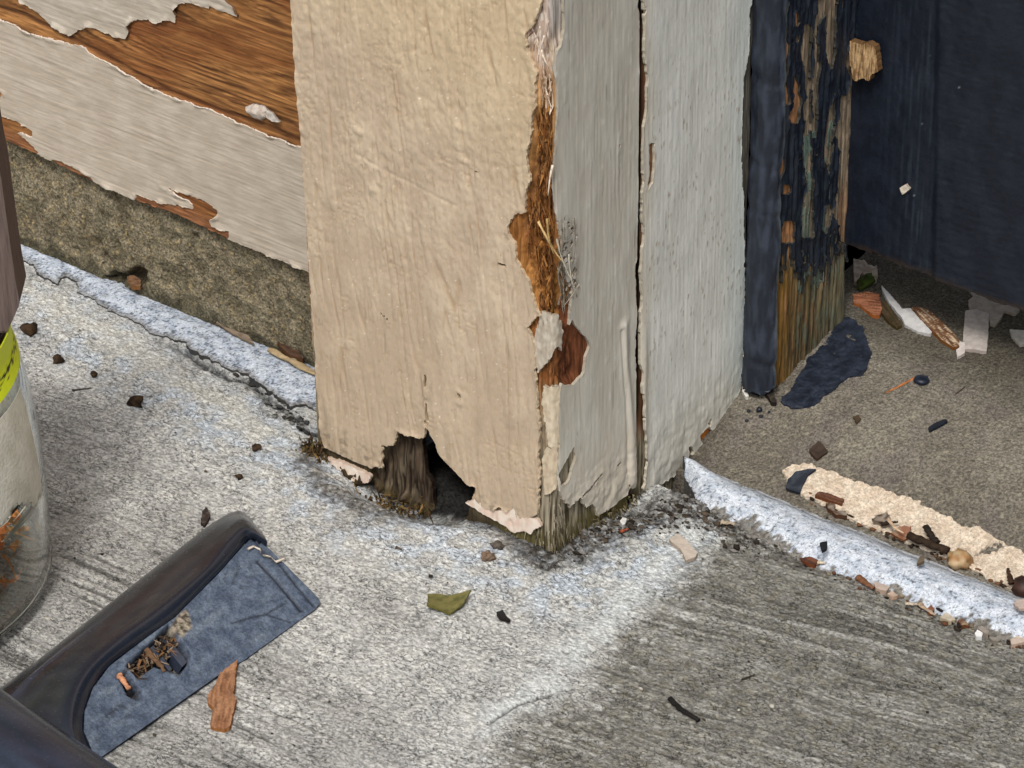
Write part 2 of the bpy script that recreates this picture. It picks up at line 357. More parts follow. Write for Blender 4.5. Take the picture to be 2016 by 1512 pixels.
def bandpatch(name, poly, parent, col_a, col_b, mat, jag=1.2, th=.5, holes=None, seed=0, res=.5, lift=.45, rim=None, relief=.15, js=3.):
    p = np.asarray(poly); u = np.arange(p[:, 0].min()-2, p[:, 0].max()+2, res); v = np.arange(p[:, 1].min()-2, p[:, 1].max()+2, res)
    X, Y = np.meshgrid(u, v, indexing='ij')
    k = sdf(X, Y, poly)+jag*fbm(X/js, Y/js, 3, seed+1)
    if holes is not None: k = np.minimum(k, holes(X, Y))
    h = lift+relief*fbm(X/2, Y/2, 3, seed+2)+.5*relief*fbm(X/.8, Y/.8, 2, seed+3)
    c = mix(col_a, col_b, sst(-.4, .5, fbm(X/4, Y/4, 3, seed+4)))
    return sheet(name, sillmap, u, v, h, c, mat, parent, k, th, rim, res)
beige = XYs(zoomed([(640,230),(720,190),(830,195),(900,225),(1050,285),(1180,320),(1300,360),(1430,420),(1600,500),(1700,555),(1760,545),(1820,590),(1920,650),(2016,705),(2200,800),(2200,990),(2016,930),(1900,880),(1720,790),(1560,715),(1400,645),(1250,590),(1160,555),(1000,490),(940,440),(830,390),(760,370),(700,320),(660,250)], 1316, 850, 2.88))
bh = XYs(zoomed([(1720,720),(1760,680),(1830,650),(1900,630),(1900,670),(1830,700),(1770,710)], 1316, 850, 2.88))
bandpatch('beige_paint_band', beige, sill, s(200,182,160), s(216,201,180), M_chalk2, .9, .8, lambda X, Y: np.minimum(-sdf(X, Y, bh)+1.1*fbm(X/1.2, Y/1.2, 2, 5), .95-fbm(X/2.2, Y/1.7, 3, 77)), 200, .42, .6, s(210,196,176))
spill = XYs(zoomed([(1000,505),(1060,530),(1110,580),(1130,660),(1155,740),(1110,800),(1100,830),(1020,850),(960,890),(930,930),(880,960),(830,1010),(700,1030),(640,990),(650,960),(720,880),(790,750),(880,660),(930,580)], 1316, 450, 2.88))
bandpatch('navy_paint_spill', spill, sill, s(22,28,40), s(38,45,58), M_dust, .8, .7, lambda X, Y: .8-fbm(X/1.3, Y/1.3, 3, 78), 230, .42, .5, s(24,30,44), .3)

# ---- painted mortar fillets
def fillet_speckle(X, Y, seed): return fbm(X/1.5, Y/1.2, 3, seed), fbm(X/5, Y/3, 2, seed+3), fbm(X/.8, Y/.7, 2, seed+5)
up_ = zoomed([(20,50),(100,84),(190,110),(400,205),(620,305),(850,405),(1020,465),(1250,575),(1440,675),(1640,765),(1800,845),(2050,965)], 0, 450, 2.88)
poly = XY([(-700,160)]+LSTRIP_LO)+[(-60,18),(-60,38),(-450,38)]
poly[0] = (-450, 26)
u = axis(-262, -64, .45, -440, None, 14); v = np.arange(12, 36, .45)
X, Y = np.meshgrid(u, v, indexing='ij')
a, b, d = fillet_speckle(X, Y, 300)
k = sdf(X, Y, poly)+.8*fbm(X/3, Y/3, 3, 310)
t = np.clip(k/9, 0, 1)
h = .5+1.7*np.sqrt(t)+.12*a+.06*d
white = s(200,208,218); c = mix(white, s(176,186,200), sst(-.4, .6, b))
a2_ = fbm(X/.8, Y/.7, 3, 305); wear = sst(.34, .52, .6*a+.6*a2_+.35*b+.25*d+.25*sst(4, 0, k)); c = mix(c, s(64,68,74), .85*wear)
c = mix(c, s(120,116,108), .7*sst(1.6, .2, k+.6*a)); c = mix(c, s(128,130,130), .6*sst(.3, .9, fbm(X/7, Y/4, 3, 309)))
f = empty('mortar_fillet', (-160, 22, 0), 'white painted mortar fillet along foot of rough foundation wall, left of casing', 'mortar fillet')
sheet('fillet_bead', mapG, u, v, h, c, M_chalk, f, k, 5, s(70,70,70), .45)

lo = zoomed([(100,255),(125,300),(165,390),(210,440),(330,500),(420,560),(540,640),(660,700),(800,760),(860,790),(1000,830),(1070,870),(1300,950),(1440,1010),(1620,1070),(1740,1130),(1900,1190),(2050,1245),(2400,1400)], 1316, 850, 2.88)
whl = zoomed([(110,260),(130,340),(200,400),(330,420),(360,480),(490,490),(540,560),(640,600),(740,670),(800,720),(860,735),(1000,780),(1070,820),(1150,850),(1300,870),(1440,960),(1500,1010),(1620,1020),(1700,1040),(1800,1060),(1900,1130),(2050,1180),(2400,1340)], 1316, 850, 2.88)
LO = XY(lo); WL = XY(whl, 2)
pe = LO+[(900, 44), (900, 61)]+[(4.0, 62.5), (1.5, 60)]
u = axis(0, 140, .42, None, 900, 16); v = np.arange(36, 64, .42)
X, Y = np.meshgrid(u, v, indexing='ij')
a, b, d = fillet_speckle(X, Y, 400)
k = sdf(X, Y, pe)+.5*fbm(X/3, Y/3, 3, 410)
y0 = np.interp(X, [p[0] for p in LO]+[900], [p[1] for p in LO]+[44])
t = np.clip((Y-y0)/(61.5-y0), 0, 1); prof = np.sin(np.pi*np.clip(t, 0, 1))
h = -.6+4.6*prof*sst(-4, 2, X)+.12*a+.05*d+.4*fbm(X/14, Y/8, 2, 412)
y1 = np.interp(X, [p[0] for p in WL]+[900], [p[1] for p in WL]+[47])-7*sst(17, 9, X)
paintm = sst(-.5, .5, Y-y1+2.6*fbm(X/2.2, Y/2.2, 4, 413))
base = mix(s(132,128,120), s(96,92,86), sst(-.3, .5, a)); c = mix(base, mix(s(206,212,220), s(182,191,203), sst(-.4, .6, b)), paintm)
c = mix(c, s(74,76,76), .82*sst(.36, .54, .6*a+.6*fbm(X/.95, Y/.8, 3, 405)+.35*b)*paintm)
c = mix(c, s(110,106,98), .5*sst(57, 60, Y+a)); c = mix(c, s(134,136,136), .6*sst(.3, .9, fbm(X/8, Y/4, 3, 409)))
f = empty('mortar_fillet', (60, 52, 0), 'white painted mortar bead along front of door sill, right of casing', 'mortar fillet')
sheet('fillet_bead', mapG, u, v, h, c, M_chalk, f, k, 6, s(90,88,84), .42)

# =================================================================== HOUSE WALL, LEFT
# ---- foundation
u = axis(-262, -84, .5, -2500, None, 16); v = axis(-6, 60, .5)
FY = 33.5
X, Z = np.meshgrid(u, v, indexing='ij')
f1, f2, cid = worley(X/1.6, Z/1.6, 501); g1, g2, gid = worley(X/3.4, Z/3.4, 502)
fine = fbm(X/.8, Z/.8, 2, 503); mid = fbm(X/6, Z/6, 3, 504); big = fbm(X/30, Z/20, 3, 505)
h = .55*(.6-f1)+.5*(.55-g1)*(gid > .6)+.2*fine+.5*mid+.7*big
pits = XZ([(190,482),(205,510),(230,485),(350,470),(385,470),(150,495)], FY)
for i, (px_, pz_) in enumerate(pits): h -= 2.2*np.exp(-(((X-px_)/(1.8))**2+((Z-pz_)/(2.4-.2*i))**2)**1.5)
hp = XZ([(205,550),(225,538),(245,545),(262,528),(288,532),(285,556),(270,572),(235,562)], FY)
hole = sst(-1.0, 1.2, sdf(X, Z, hp)+.8*fbm(X/2, Z/2, 2, 506)); h -= 5*hole
c = mix(s(118,108,88), s(152,141,117), sst(-.6, .6, mid+.5*big))
c = mix(c, s(176,156,112), .7*sst(.72, .95, cid)*sst(.55, .25, f1)); c = mix(c, s(84,82,72), .7*sst(.2, .02, cid)*sst(.6, .3, f1))
c = mix(c, s(58,52,40), .75*sst(.2, .7, fine)); c = mix(c, s(190,176,140), .6*sst(.55, .9, -fine)); c = mix(c, s(40,37,28), .85*sst(.7, .9, fbm(X/3.2, Z/3.2, 3, 508))); c = mix(c, s(100,97,78), .3*sst(.1, .5, fbm(X/12, Z/9, 2, 507)))
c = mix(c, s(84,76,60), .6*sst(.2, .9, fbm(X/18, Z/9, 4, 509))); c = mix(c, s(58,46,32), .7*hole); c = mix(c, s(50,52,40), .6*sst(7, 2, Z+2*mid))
fw = empty('foundation_wall', (-180, FY, 0), 'rough sandy brown concrete foundation wall below the wood siding', 'wall')
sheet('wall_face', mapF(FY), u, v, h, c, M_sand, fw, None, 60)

# ---- siding board
SY = 30.5
zl = [(-20,772),(0,780),(230,880),(560,1040),(780,1135),(1000,1215),(1290,1350),(1740,1545),(2000,1660)]
SB = XZ(zoomed(zl, 0, 0, 2.88), SY)
u = axis(-262, -84, .48, -2500, None, 14); v = axis(38, 150, .48, None, 1400, 8)
X, Z = np.meshgrid(u, v, indexing='ij'); near = sst(340, 270, -X)*sst(200, 150, Z)
zb = np.interp(X, [p[0] for p in SB], [p[1] for p in SB])
kb = (Z-zb)+.35*fbm(X/3, Z/2, 2, 601)
# grain: cathedral figure with a knotty swirl
gx, gz = X+170, Z-98
warp = 3.2*np.exp(-((gx)/38)**2-((gz)/9)**2)+1.5*fbm(X/60, Z/9, 3, 602)
gz2 = Z+warp*2.2+.05*X
rings = fbm(X/130, gz2/1.5, 4, 603); ringb = .5+.5*np.sin(gz2*2.4+2.5*fbm(X/60, Z/6, 2, 604))
fibre = fbm(X/9, Z/.55, 3, 605)
h = near*(.22*rings+.12*ringb+.12*fibre)
line = XZ(zoomed([(0,30),(140,70),(240,120),(420,210),(700,360),(960,500),(1250,610),(1500,690),(1720,790)], 0, 0, 2.88), SY)
lowstrip = sst(1.2, .2, band(X, Z, [(a_, b_-.8) for a_, b_ in line]))*near
h -= .55*lowstrip
c = mix(s(124,82,44), s(176,124,72), sst(-.5, .5, rings+.5*fibre)); c = mix(c, s(64,40,22), .75*sst(.35, .7, -rings-.3*fibre))
c = mix(c, s(78,46,24), .85*sst(.55, .95, ringb+.25*fibre)*sst(-.2, .35, fbm(X/40, Z/10, 2, 606)))
c = mix(c, s(120,70,34), .6*sst(-.1, .4, fbm(X/50, Z/14, 2, 607)))
c = mix(c, s(72,40,20), .75*lowstrip)
c = mix(c, s(176,126,76), .4*sst(.2, .8, fbm(X/20, Z/3, 3, 608)))
lobe = XZ(zoomed([(735,215),(735,140),(765,112),(850,108),(895,128),(945,108),(1005,125),(1030,180),(980,200),(800,205)], 0, 0, 2.88), SY)
c = mix(c, s(122,74,40), .8*sst(-.6, .6, sdf(X, Z, lobe)))
c = mix(c, mix(s(160,108,72), s(120,76,48), sst(-.3, .4, fibre)), .8*sst(6, 3, Z-zb)*near)
sb = empty('siding_board', (-180, SY, 45), 'horizontal wood siding board with large peeled patch of orange wood grain', 'siding board')
sheet('board', mapF(SY), u, v, h, c, M_woodh, sb, kb, 4.5, s(150,95,55), .48)
low = XZ(zoomed([(-80,60),(-20,95),(60,130),(190,190),(340,230),(410,250),(470,260),(530,310),(580,335),(680,380),(760,440),(820,470),(940,535),(1060,575),(1200,620),(1370,700),(1490,750),(1600,790),(1720,835),(2000,950),(2000,1700),(1740,1530),(1290,1350),(1000,1215),(780,1135),(560,1040),(230,880),(0,780),(-80,740)], 0, 0, 2.88), SY)
hol = [XZ(zoomed(p, 0, 0, 2.88), SY) for p in (
    [(775,1095),(860,1130),(1000,1165),(1000,1150),(1100,1185),(1090,1150),(1030,1110),(920,1050),(1060,1095),(1170,1140),(1250,1195),(1225,1230),(1200,1240),(1210,1280),(1250,1300),(1310,1310),(1295,1370),(1180,1320),(960,1230),(770,1150)],
    [(300,900),(360,915),(520,1000),(560,1060),(430,1010),(295,945)],
    [(-20,640),(110,690),(190,740),(190,775),(100,745),(180,815),(225,860),(200,890),(60,820),(-20,790)], [(-20,500),(20,530),(-10,585)])]
u = axis(-262, -84, .42); v = axis(38, 102, .42); X, Z = np.meshgrid(u, v, indexing='ij')
zb = np.interp(X, [p[0] for p in SB], [p[1] for p in SB])
left_far = low
k = sdf(X, Z, low)
for hp_ in hol: k = np.minimum(k, -sdf(X, Z, hp_))
k = k+.35*fbm(X/1.6, Z/.8, 3, 611)
gr = fbm(X/40, (Z+.03*X)/.75, 3, 612); gr2 = fbm(X/9, Z/5, 3, 613)
h = .55+.10*gr+.06*gr2+.03*fbm(X/1, Z/1, 2, 614)+.9*sst(1.8, 0, k)*sst(0, .6, fbm(X/8, Z/8, 2, 615))
c = mix(s(184,171,153), s(196,184,167), sst(-.5, .7, gr2)); c = mix(c, s(166,153,136), .5*sst(.25, .8, -gr)); c = mix(c, s(210,200,184), .45*sst(.3, .9, gr))
c = mix(c, s(168,158,146), .5*sst(-135, -100, X)*sst(-.2, .4, fbm(X/14, Z/10, 3, 616)))
sheet('lower_paint_layer', mapF(SY), u, v, h, c, M_sidp, sb, k, .7, s(222,212,198), .42)
upp = XZ(zoomed([(60,-60),(130,5),(230,75),(290,130),(370,175),(395,200),(420,195),(450,170),(520,145),(600,180),(720,220),(738,190),(735,145),(765,112),(850,108),(895,128),(945,108),(1005,125),(1000,60),(1020,20),(1070,10),(1100,15),(1190,45),(1200,30),(1340,85),(1355,90),(1345,50),(1300,15),(1260,-20),(1100,-200),(-200,-700),(-500,-700),(-500,-320)], 0, 0, 2.88), SY)
u = axis(-262, -100, .42); v = axis(80, 150, .42); X, Z = np.meshgrid(u, v, indexing='ij')
k = sdf(X, Z, upp)+.3*fbm(X/1.4, Z/.9, 3, 621)
gr = fbm(X/26, (Z+.05*X)/.7, 3, 622); gr2 = fbm(X/9, Z/5, 3, 623)
h = .75+.13*gr+.14*gr2+1.1*sst(2, 0, k)*sst(-.1, .6, fbm(X/6, Z/6, 2, 625))
c = mix(s(182,171,155), s(194,184,169), sst(-.5, .7, gr2)); c = mix(c, s(162,150,134), .45*sst(.25, .8, -gr)); c = mix(c, s(214,206,194), .4*sst(.4, .9, fbm(X/5, Z/3, 3, 624)))
sheet('upper_paint_layer', mapF(SY), u, v, h, c, M_sidp, sb, k, .9, s(120,90,66), .42)

# =================================================================== DOOR CASING
T1 = lambda pts: zoomed(pts, 560, 0, 2.88)
T2 = lambda pts: zoomed(pts, 560, 500, 2.326)
T3 = lambda pts: zoomed(pts, 600, 780, 5.04)
front_px = [(573-24,-300),(573,0),(584,150),(595,300),(604,430),(612,560),(625,740),(632,850)] + T3([(180,440),(215,560),(245,605),(340,640),(450,690),(560,735),(650,775),(675,715),(685,688),(790,705),(770,650),(775,580),(768,490),(885,480),(912,400),(922,340),(990,365),(1005,383),(1100,385),(1150,420),(1190,415),(1193,290),(1178,160),(1205,230),(1222,320),(1248,385),(1290,430),(1310,500),(1350,590),(1430,670),(1500,740),(1560,810),(1620,870),(1700,900),(1690,980)]) \
    + [(934,984),(950,997),(973,1004),(985,998),(1000,1010),(1010,1003),(1022,1022),(1040,1020),(1059,1012),(1063,973),(1065,930),(1061,887),(1066,835),(1061,801),(1060,770),(1057,732),(1052,672),(1046,655),(1041,646),(1046,633),(1065,620),(1054,599),(1046,577),(1041,552),(1029,534),(1018,509)] \
    + T1([(1310,1380),(1270,1320),(1285,1250),(1310,1215),(1365,1200),(1370,1090),(1400,1030),(1375,900),(1395,800),(1405,680),(1430,600),(1425,520),(1435,400),(1390,300),(1370,190),(1420,130),(1450,60),(1470,0)]) + [(1074,-120),(1072,-300)]
FRONT = XZ(front_px, 0)
PRIMER = [XZ(T3([(235,600),(380,640),(440,665),(660,770),(670,800),(655,850),(560,850),(490,890),(390,820),(250,730)]), 0),
          XZ([(918,990),(935,982),(960,996),(980,1004),(1000,1008),(1012,1000),(1024,1018),(1044,1018),(1060,1022),(1066,1036),(1050,1042),(1046,1052),(1032,1044),(1012,1048),(990,1032),(950,1010)], 0)]
sidehole = XZ([(1,1)], 0)
SIDE = YZ(zoomed([(425,-200),(425,0),(430,200),(410,300),(385,330),(362,450),(385,560),(390,700),(382,850)], 980, 0, 3.359)+[(1091,300),(1087,369),(1092,416),(1104,475),(1106,522),(1124,586),(1122,600),(1118,640),(1124,628),(1133,644),(1153,665),(1159,681),(1151,702),(1148,734),(1127,757),(1111,760),(1104,752),(1100,776),(1098,829),(1100,882),(1095,935),(1098,967),(1111,988),(1122,995),(1140,978),(1152,1000),(1159,993),(1168,1010),(1180,1022),(1201,998),(1216,990),(1233,982),(1238,961),(1262,958),(1300,940),(1300,500),(1300,-200)], 0)
fibres_px = [(1085,420),(1130,430),(1140,520),(1136,590),(1112,600),(1100,500)]
ZT = 205.
def casing_wood_colour(U, Z, n1, n2):
    """what the bare wood looks like up the arris of the casing"""
    zs = np.array([-12, 10, 24, 40, 52, 58, 66, 74, 80, 100, 112, 140, 150, 158, 168, 205])
    cs = np.array([s(96,84,56), s(128,116,92), s(134,124,104), s(168,150,124), s(140,104,66), s(126,80,44), s(128,80,44), s(140,92,48), s(160,112,60), s(146,96,48), s(126,84,46), s(172,128,78), s(190,150,112), s(206,184,166), s(176,156,140), s(170,150,136)])
    zz = Z+6*n2
    c = np.stack([np.interp(zz, zs, cs[:, k]) for k in range(3)], -1)
    return c
cas = empty('door_casing', (-45, 19, 0), 'tan painted door casing with peeling corner and rotted out foot', 'door casing')
# wood body, front and side in one wrap round the arris
u = axis(-90.5, 37.6, .5); v = axis(-12, ZT, .5, None, 2100, 6)
U, Z = np.meshgrid(u, v, indexing='ij'); near = sst(ZT+40, ZT, Z)
fr = fbm(U/.85, Z/22, 3, 701); n1 = fbm(U/3, Z/9, 3, 702); n2 = fbm(U/6, Z/6, 3, 703); cr_ = fbm(U/1.6, Z/3.2, 3, 704)
kf = sdf(U, Z, FRONT); ks = sdf(U, Z, SIDE)
kp = np.where(U <= 0, kf, ks)                                # >0 below intact paint
h = -.55+near*(.28*fr+.16*n1)
h -= 7*sst(35.2, 36.4, U)
rot = sst(-.5, 2.5, -kp)*sst(-14, -9, U)*sst(14, 8, U)
rotz = sst(68, 78, Z)*sst(152, 142, Z)
h -= rot*(rotz*(1.7+1.3*cr_+.8*n1+.9*fbm(U/.9, Z/1.8, 2, 708))*sst(9, 2, U)+.3)
h -= .8*rot*sst(50, 56, Z)*sst(74, 68, Z)*(1+.8*cr_)
# eroded foot: shallow brown core on the left, deep black cavity on the right
CAV = XZ(T3([(1195,230),(1230,320),(1300,420),(1330,520),(1430,660),(1560,800),(1640,900),(1640,1060),(1610,1200),(1520,1290),(1330,1290),(1290,960),(1240,850),(1215,700),(1205,520),(1190,440)]), 0)
FOOT = XZ(T3([(640,760),(700,670),(760,480),(900,330),(1190,380),(1300,420),(1700,890),(1600,1090),(1300,1250),(560,1250),(560,900)]), 0)
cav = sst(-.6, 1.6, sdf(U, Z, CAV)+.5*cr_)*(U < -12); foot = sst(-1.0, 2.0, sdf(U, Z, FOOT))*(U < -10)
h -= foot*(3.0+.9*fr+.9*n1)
lowf = np.maximum(sst(-3.5, -7.5, Z+1.6*n1), sst(.5, -3, Z+1.2*n1)*sst(-66, -73, U))*(U < -36)*sst(-91, -80, U)
h += lowf*(1.5+1.8*cr_)*(1-cav)                               # swollen mossy fringe above the slab
c = casing_wood_colour(U, Z, n1, n2)
c = mix(c, c*.35, .8*sst(.1, .5, -fr-.4*cr_)); c = mix(c, np.minimum(c*1.5+.03, .75), .6*sst(.15, .5, fr+.3*cr_))
grey = np.clip(sst(30, 20, Z+4*n1), 0, 1)*sst(-26, -16, U)
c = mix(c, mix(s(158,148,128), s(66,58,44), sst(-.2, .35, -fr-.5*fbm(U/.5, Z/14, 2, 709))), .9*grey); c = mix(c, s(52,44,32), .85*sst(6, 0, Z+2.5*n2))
c = mix(c, s(112,104,52), .5*grey*sst(9, 2, Z+3*n2))
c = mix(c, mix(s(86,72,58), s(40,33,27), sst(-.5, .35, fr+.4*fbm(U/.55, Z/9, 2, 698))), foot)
c = mix(c, s(104,60,40), .6*foot*sst(3.5, 0, np.abs(U+46+2*n1))*sst(8, 14, Z))
c = mix(c, s(134,122,100), .5*foot*sst(.1, .5, fbm(U/.7, Z/10, 2, 705))*sst(-50, -58, U))
c = mix(c, mix(s(84,72,44), s(48,38,28), sst(-.2, .3, cr_)), .85*lowf*(1-cav))
brownside = YZ([(1118,585),(1136,590),(1134,640),(1160,665),(1160,690),(1152,735),(1128,758),(1108,762),(1108,600)], 0)
bsm = sst(-.3, .5, sdf(U, Z, brownside)+.2*n1)*(U > 0)
c = mix(c, mix(s(122,74,48), s(80,46,28), sst(-.2, .3, fbm(U/.6, Z/16, 3, 706))), bsm)
pale = sst(.2, .5, fbm(U/1.3, Z/4, 2, 707))*sst(148, 156, Z)*(U > -12); c = mix(c, s(228,216,202), .8*pale)
topg = sst(158, 166, Z)*sst(-3, 1, U); c = mix(c, s(168,164,158), .8*topg)
c = mix(c, s(32,25,19), sst(34.6, 35.6, U)*sst(22, 30, Z))  # crack wall tinted near black, the gap's shade put into the colour
keepw = 5-np.where((U < -3) & (kf > 0), kf, 0)
keepw = np.minimum(keepw, np.where(U < -12, -np.maximum(sdf(U+4.5, Z, CAV), sdf(U, Z, CAV))-.5*cr_*.6+.2, 9))
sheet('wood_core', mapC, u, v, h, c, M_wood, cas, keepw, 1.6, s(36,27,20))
# solid heart behind the eroded faces, darkened to paint in the cavity's shade
bxs = lambda x0, x1, y0, y1, z0, z1: ([(x, y, z) for x in (x0, x1) for y in (y0, y1) for z in (z0, z1)], [(0,1,3,2),(4,6,7,5),(0,4,5,1),(2,3,7,6),(0,2,6,4),(1,5,7,3)])
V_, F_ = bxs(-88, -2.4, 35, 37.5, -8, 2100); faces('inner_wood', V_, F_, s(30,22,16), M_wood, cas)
V_, F_ = bxs(-91, -86, 3, 37, 1, 2100); faces('edge_wood', V_, F_, s(96,80,60), M_wood, cas)
# front paint
u = axis(-93, .4, .42); v = axis(2, ZT, .42, None, 2100, 6); U, Z = np.meshgrid(u, v, indexing='ij'); near = sst(ZT+40, ZT, Z)
far_poly = sst(ZT-5, ZT, Z)
lean = U+.10*Z+1.2*noise(U/30, Z/40, 719)
k = np.where(Z < ZT-2, sdf(U, Z, FRONT), np.minimum(U+95, -3-U))+(.22+.25*(U > -88))*fbm(U/1.6, Z/1.6, 4, 711)
slits = [([(752,618),(763,628)], .45), ([(984,518),(998,524)], .45), ([(838,738),(841,790),(843,830)], .35), ([(905,775),(907,790)], .4), ([(940,330),(938,345)],.3)]
for ln, wd in slits: k = np.minimum(k, band(U, Z, XZ(ln, 0))-wd)
w1, w2, wid = worley(lean/2.3+.3*noise(U/3, Z/3, 717), Z/2.9, 712)
lump = fbm(lean/1.9, Z/2.6, 3, 713); grain = fbm(lean/3.4, Z/46, 3, 714); ridge = np.abs(noise(lean/5.2, Z/75, 715)); wav = fbm(U/14, Z/20, 2, 716)
upz = sst(60, 110, Z); rightz = sst(-40, -10, U)
groove = sst(.10, .0, ridge)*sst(-.5, .2, noise(U/7, Z/30, 727))
ridge2 = sst(.09, 0, np.abs(noise(lean/3.1, Z/60, 728)))*sst(0, .3, noise(U/16, Z/26, 729)); ridge3 = sst(.14, 0, np.abs(noise(U/3.2+.5*noise(U/2, Z/2, 7), Z/3.2, 730)))*sst(.1, .5, fbm(U/16, Z/18, 2, 731))
groove = np.maximum(groove, .7*ridge2)
h = .4+near*(.11*lump*(.5+.6*upz)+.2*(.5-w1)*(.25+.8*upz*(1-.7*rightz))+.2*grain-.32*groove-.16*ridge3+.3*wav)
scar = band(U, Z, XZ([(700,300),(760,335),(845,378),(900,405)], 0)); h -= .18*np.exp(-(scar/.5)**2)
for (dx_, dz_) in XZ([(712,258),(918,318),(905,250),(735,372),(748,330)], 0): h += .45*np.exp(-(((U-dx_)/1.5)**2+((Z-dz_)/1.1)**2))
h += .5*sst(1.6, 0, k)*sst(-.1, .5, fbm(U/7, Z/7, 2, 720))
c = mix(s(194,173,147), s(206,186,158), sst(-.4, .6, wav+.3*grain))
c = mix(c, s(210,186,146), .6*sst(90, 150, Z+.4*U)); c = mix(c, s(190,168,140), .5*sst(80, 30, Z+20*wav)); c = mix(c, s(168,138,104), .6*groove*sst(-.2, .4, noise(U/10, Z/12, 721))); c = mix(c, s(176,148,114), .35*ridge3); c = mix(c, s(184,158,126), .4*sst(.1, .6, -lump))  # warm light at upper right painted into the tint, duller low down
c = mix(c, s(230,214,184), .4*sst(.75, 1.0, fbm(U/1.5, Z/3, 2, 722)))
c = mix(c, s(240,228,204), .8*sst(.93, 1.02, fbm(U/1.2, Z/1.0, 2, 723)))
c = mix(c, s(140,122,102), .4*sst(.0, .9, fbm(U/5, Z/26, 4, 724))*sst(80, 5, Z)); c = mix(c, s(150,128,104), .5*sst(.5, 1.0, fbm(U/1.6, Z/14, 3, 726))); c = mix(c, s(112,100,86), .6*sst(.2, .5, fbm(U/3, Z/2, 3, 725))*sst(14, 5, Z))
c = mix(c, s(146,124,100), .5*sst(.8, 1.0, fbm(U/.65, Z/1.8, 2, 734))); c = mix(c, s(120,106,90), .55*sst(.1, .9, fbm(U/4, Z/5, 4, 737))*sst(22, 2, Z)); c = c*np.array([.985, 1.0, 1.03])
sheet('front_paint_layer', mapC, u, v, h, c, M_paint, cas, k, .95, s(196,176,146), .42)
for i, pp in enumerate(PRIMER):
    p = np.array(pp); u = np.arange(p[:, 0].min()-2, p[:, 0].max()+2, .4); v = np.arange(p[:, 1].min()-2, p[:, 1].max()+2, .4)
    U, Z = np.meshgrid(u, v, indexing='ij'); k = sdf(U, Z, pp)+.35*fbm(U/1.4, Z/1.4, 3, 731+i)
    h = (.9 if i == 0 else .3)+.06*fbm(U/2, Z/2, 2, 733)-.2*sst(.25, .05, np.abs(noise(U/5, Z/12, 735+i)*2))
    c = mix(s(226,202,184), s(236,222,206), sst(-.4, .4, fbm(U/3, Z/3, 2, 736)))
    sheet('primer_patch', mapC, u, v, h, c, M_paint, cas, k, 1.2, s(196,174,154), .4)
# side paint
u = axis(-.6, 37.8, .42); v = axis(2, ZT, .42, None, 2100, 6); U, Z = np.meshgrid(u, v, indexing='ij'); near = sst(ZT+40, ZT, Z)
crackL = YZ([(1250,-200),(1252,0),(1257,55),(1257,140),(1262,165),(1263,214),(1254,259),(1256,304),(1254,372),(1253,417),(1253,500),(1247,527),(1250,596),(1249,649),(1247,702),(1250,755),(1255,787),(1258,829),(1262,870),(1266,910),(1290,960)], 0)
cl = np.interp(Z, [p[1] for p in crackL][::-1], [p[0] for p in crackL][::-1])+.35+.7*fbm(U*0+3, Z/5, 4, 754)
k = np.where(Z < ZT-2, np.minimum(sdf(U, Z, SIDE), cl-U), np.minimum(U-1.5, 37-U))+(.22+.55*sst(40, 12, Z))*fbm(U/1.3, Z/2.2, 4, 741)
for ln, wd in [([(1218,262),(1217,300),(1216,345)], .22), ([(1146,975),(1165,955),(1182,934)], .55), ([(1215,915),(1219,912)], .5), ([(1110,925),(1122,900),(1128,882)], .3), ([(1232,900),(1236,960)], .25), ([(1112,140),(1110,200)], .2)]:
    k = np.minimum(k, band(U, Z, YZ(ln, 0))-wd+.15*noise(U/1.2, Z/1.2, 743))
cor = YZ([(1090,420),(1135,430),(1142,520),(1138,592),(1105,590),(1092,500)], 0)
fray = sst(-1, 1.5, sdf(U, Z, cor)); k = np.minimum(k, (1.12-fbm(U/.55, Z/11, 2, 752))*.8+.4*(Z > 120)); k = np.minimum(k, -sdf(U, Z, YZ([(1097,935),(1112,905),(1127,878),(1131,900),(1119,945),(1104,958)], 0))+.25*noise(U, Z, 753)); k = np.minimum(k, -sdf(U, Z, YZ([(1160,985),(1172,1000),(1176,1022),(1164,1016)], 0)))
k = np.minimum(k, .42-.55*np.abs(fbm(U/1.1, Z/3.2, 3, 744))*fray*3+(1-fray)*3)
gr = fbm(U/.9, Z/28, 3, 745); lu = fbm(U/2.2, Z/4.5, 3, 746); wav = fbm(U/9, Z/22, 2, 747)
h = .4+near*(.07*gr+.04*lu+.12*wav)
bead = band(U, Z, YZ([(1226,640),(1228,720),(1236,800),(1242,880),(1240,950)], 0)); h += .9*np.exp(-(bead/1.6)**2)
bl = band(U, Z, YZ([(1221,650),(1224,720),(1230,790),(1234,860),(1234,930)], 0)); h -= .7*np.exp(-(bl/.5)**2)
h += .55*sst(30, 8, Z)*fbm(U/5, Z/6, 3, 748)+.12*sst(1.0, 0, k)*sst(-.1, .4, fbm(U/5, Z/6, 2, 749))
c = mix(s(194,188,174), s(204,199,186), sst(-.4, .5, wav+.3*gr)); c = mix(c, s(120,112,100), .6*sst(.75, 1.0, fbm(U/.6, Z/16, 2, 750))); c = mix(c, s(172,166,153), .35*sst(.3, .9, -gr)); c = mix(c, s(220,218,208), .5*sst(.4, .8, lu))
c = mix(c, s(206,194,174), .5*sst(36, 10, Z+8*wav)); c = mix(c, s(140,132,120), .6*fray*sst(-.2, .3, gr))
c = mix(c, s(122,112,100), .7*sst(2.6, .6, U)*sst(95, 120, Z)*sst(-.2, .3, gr))
sheet('side_paint_layer', mapC, u, v, h, c, M_paintv, cas, k, .9, s(176,166,148), .42)
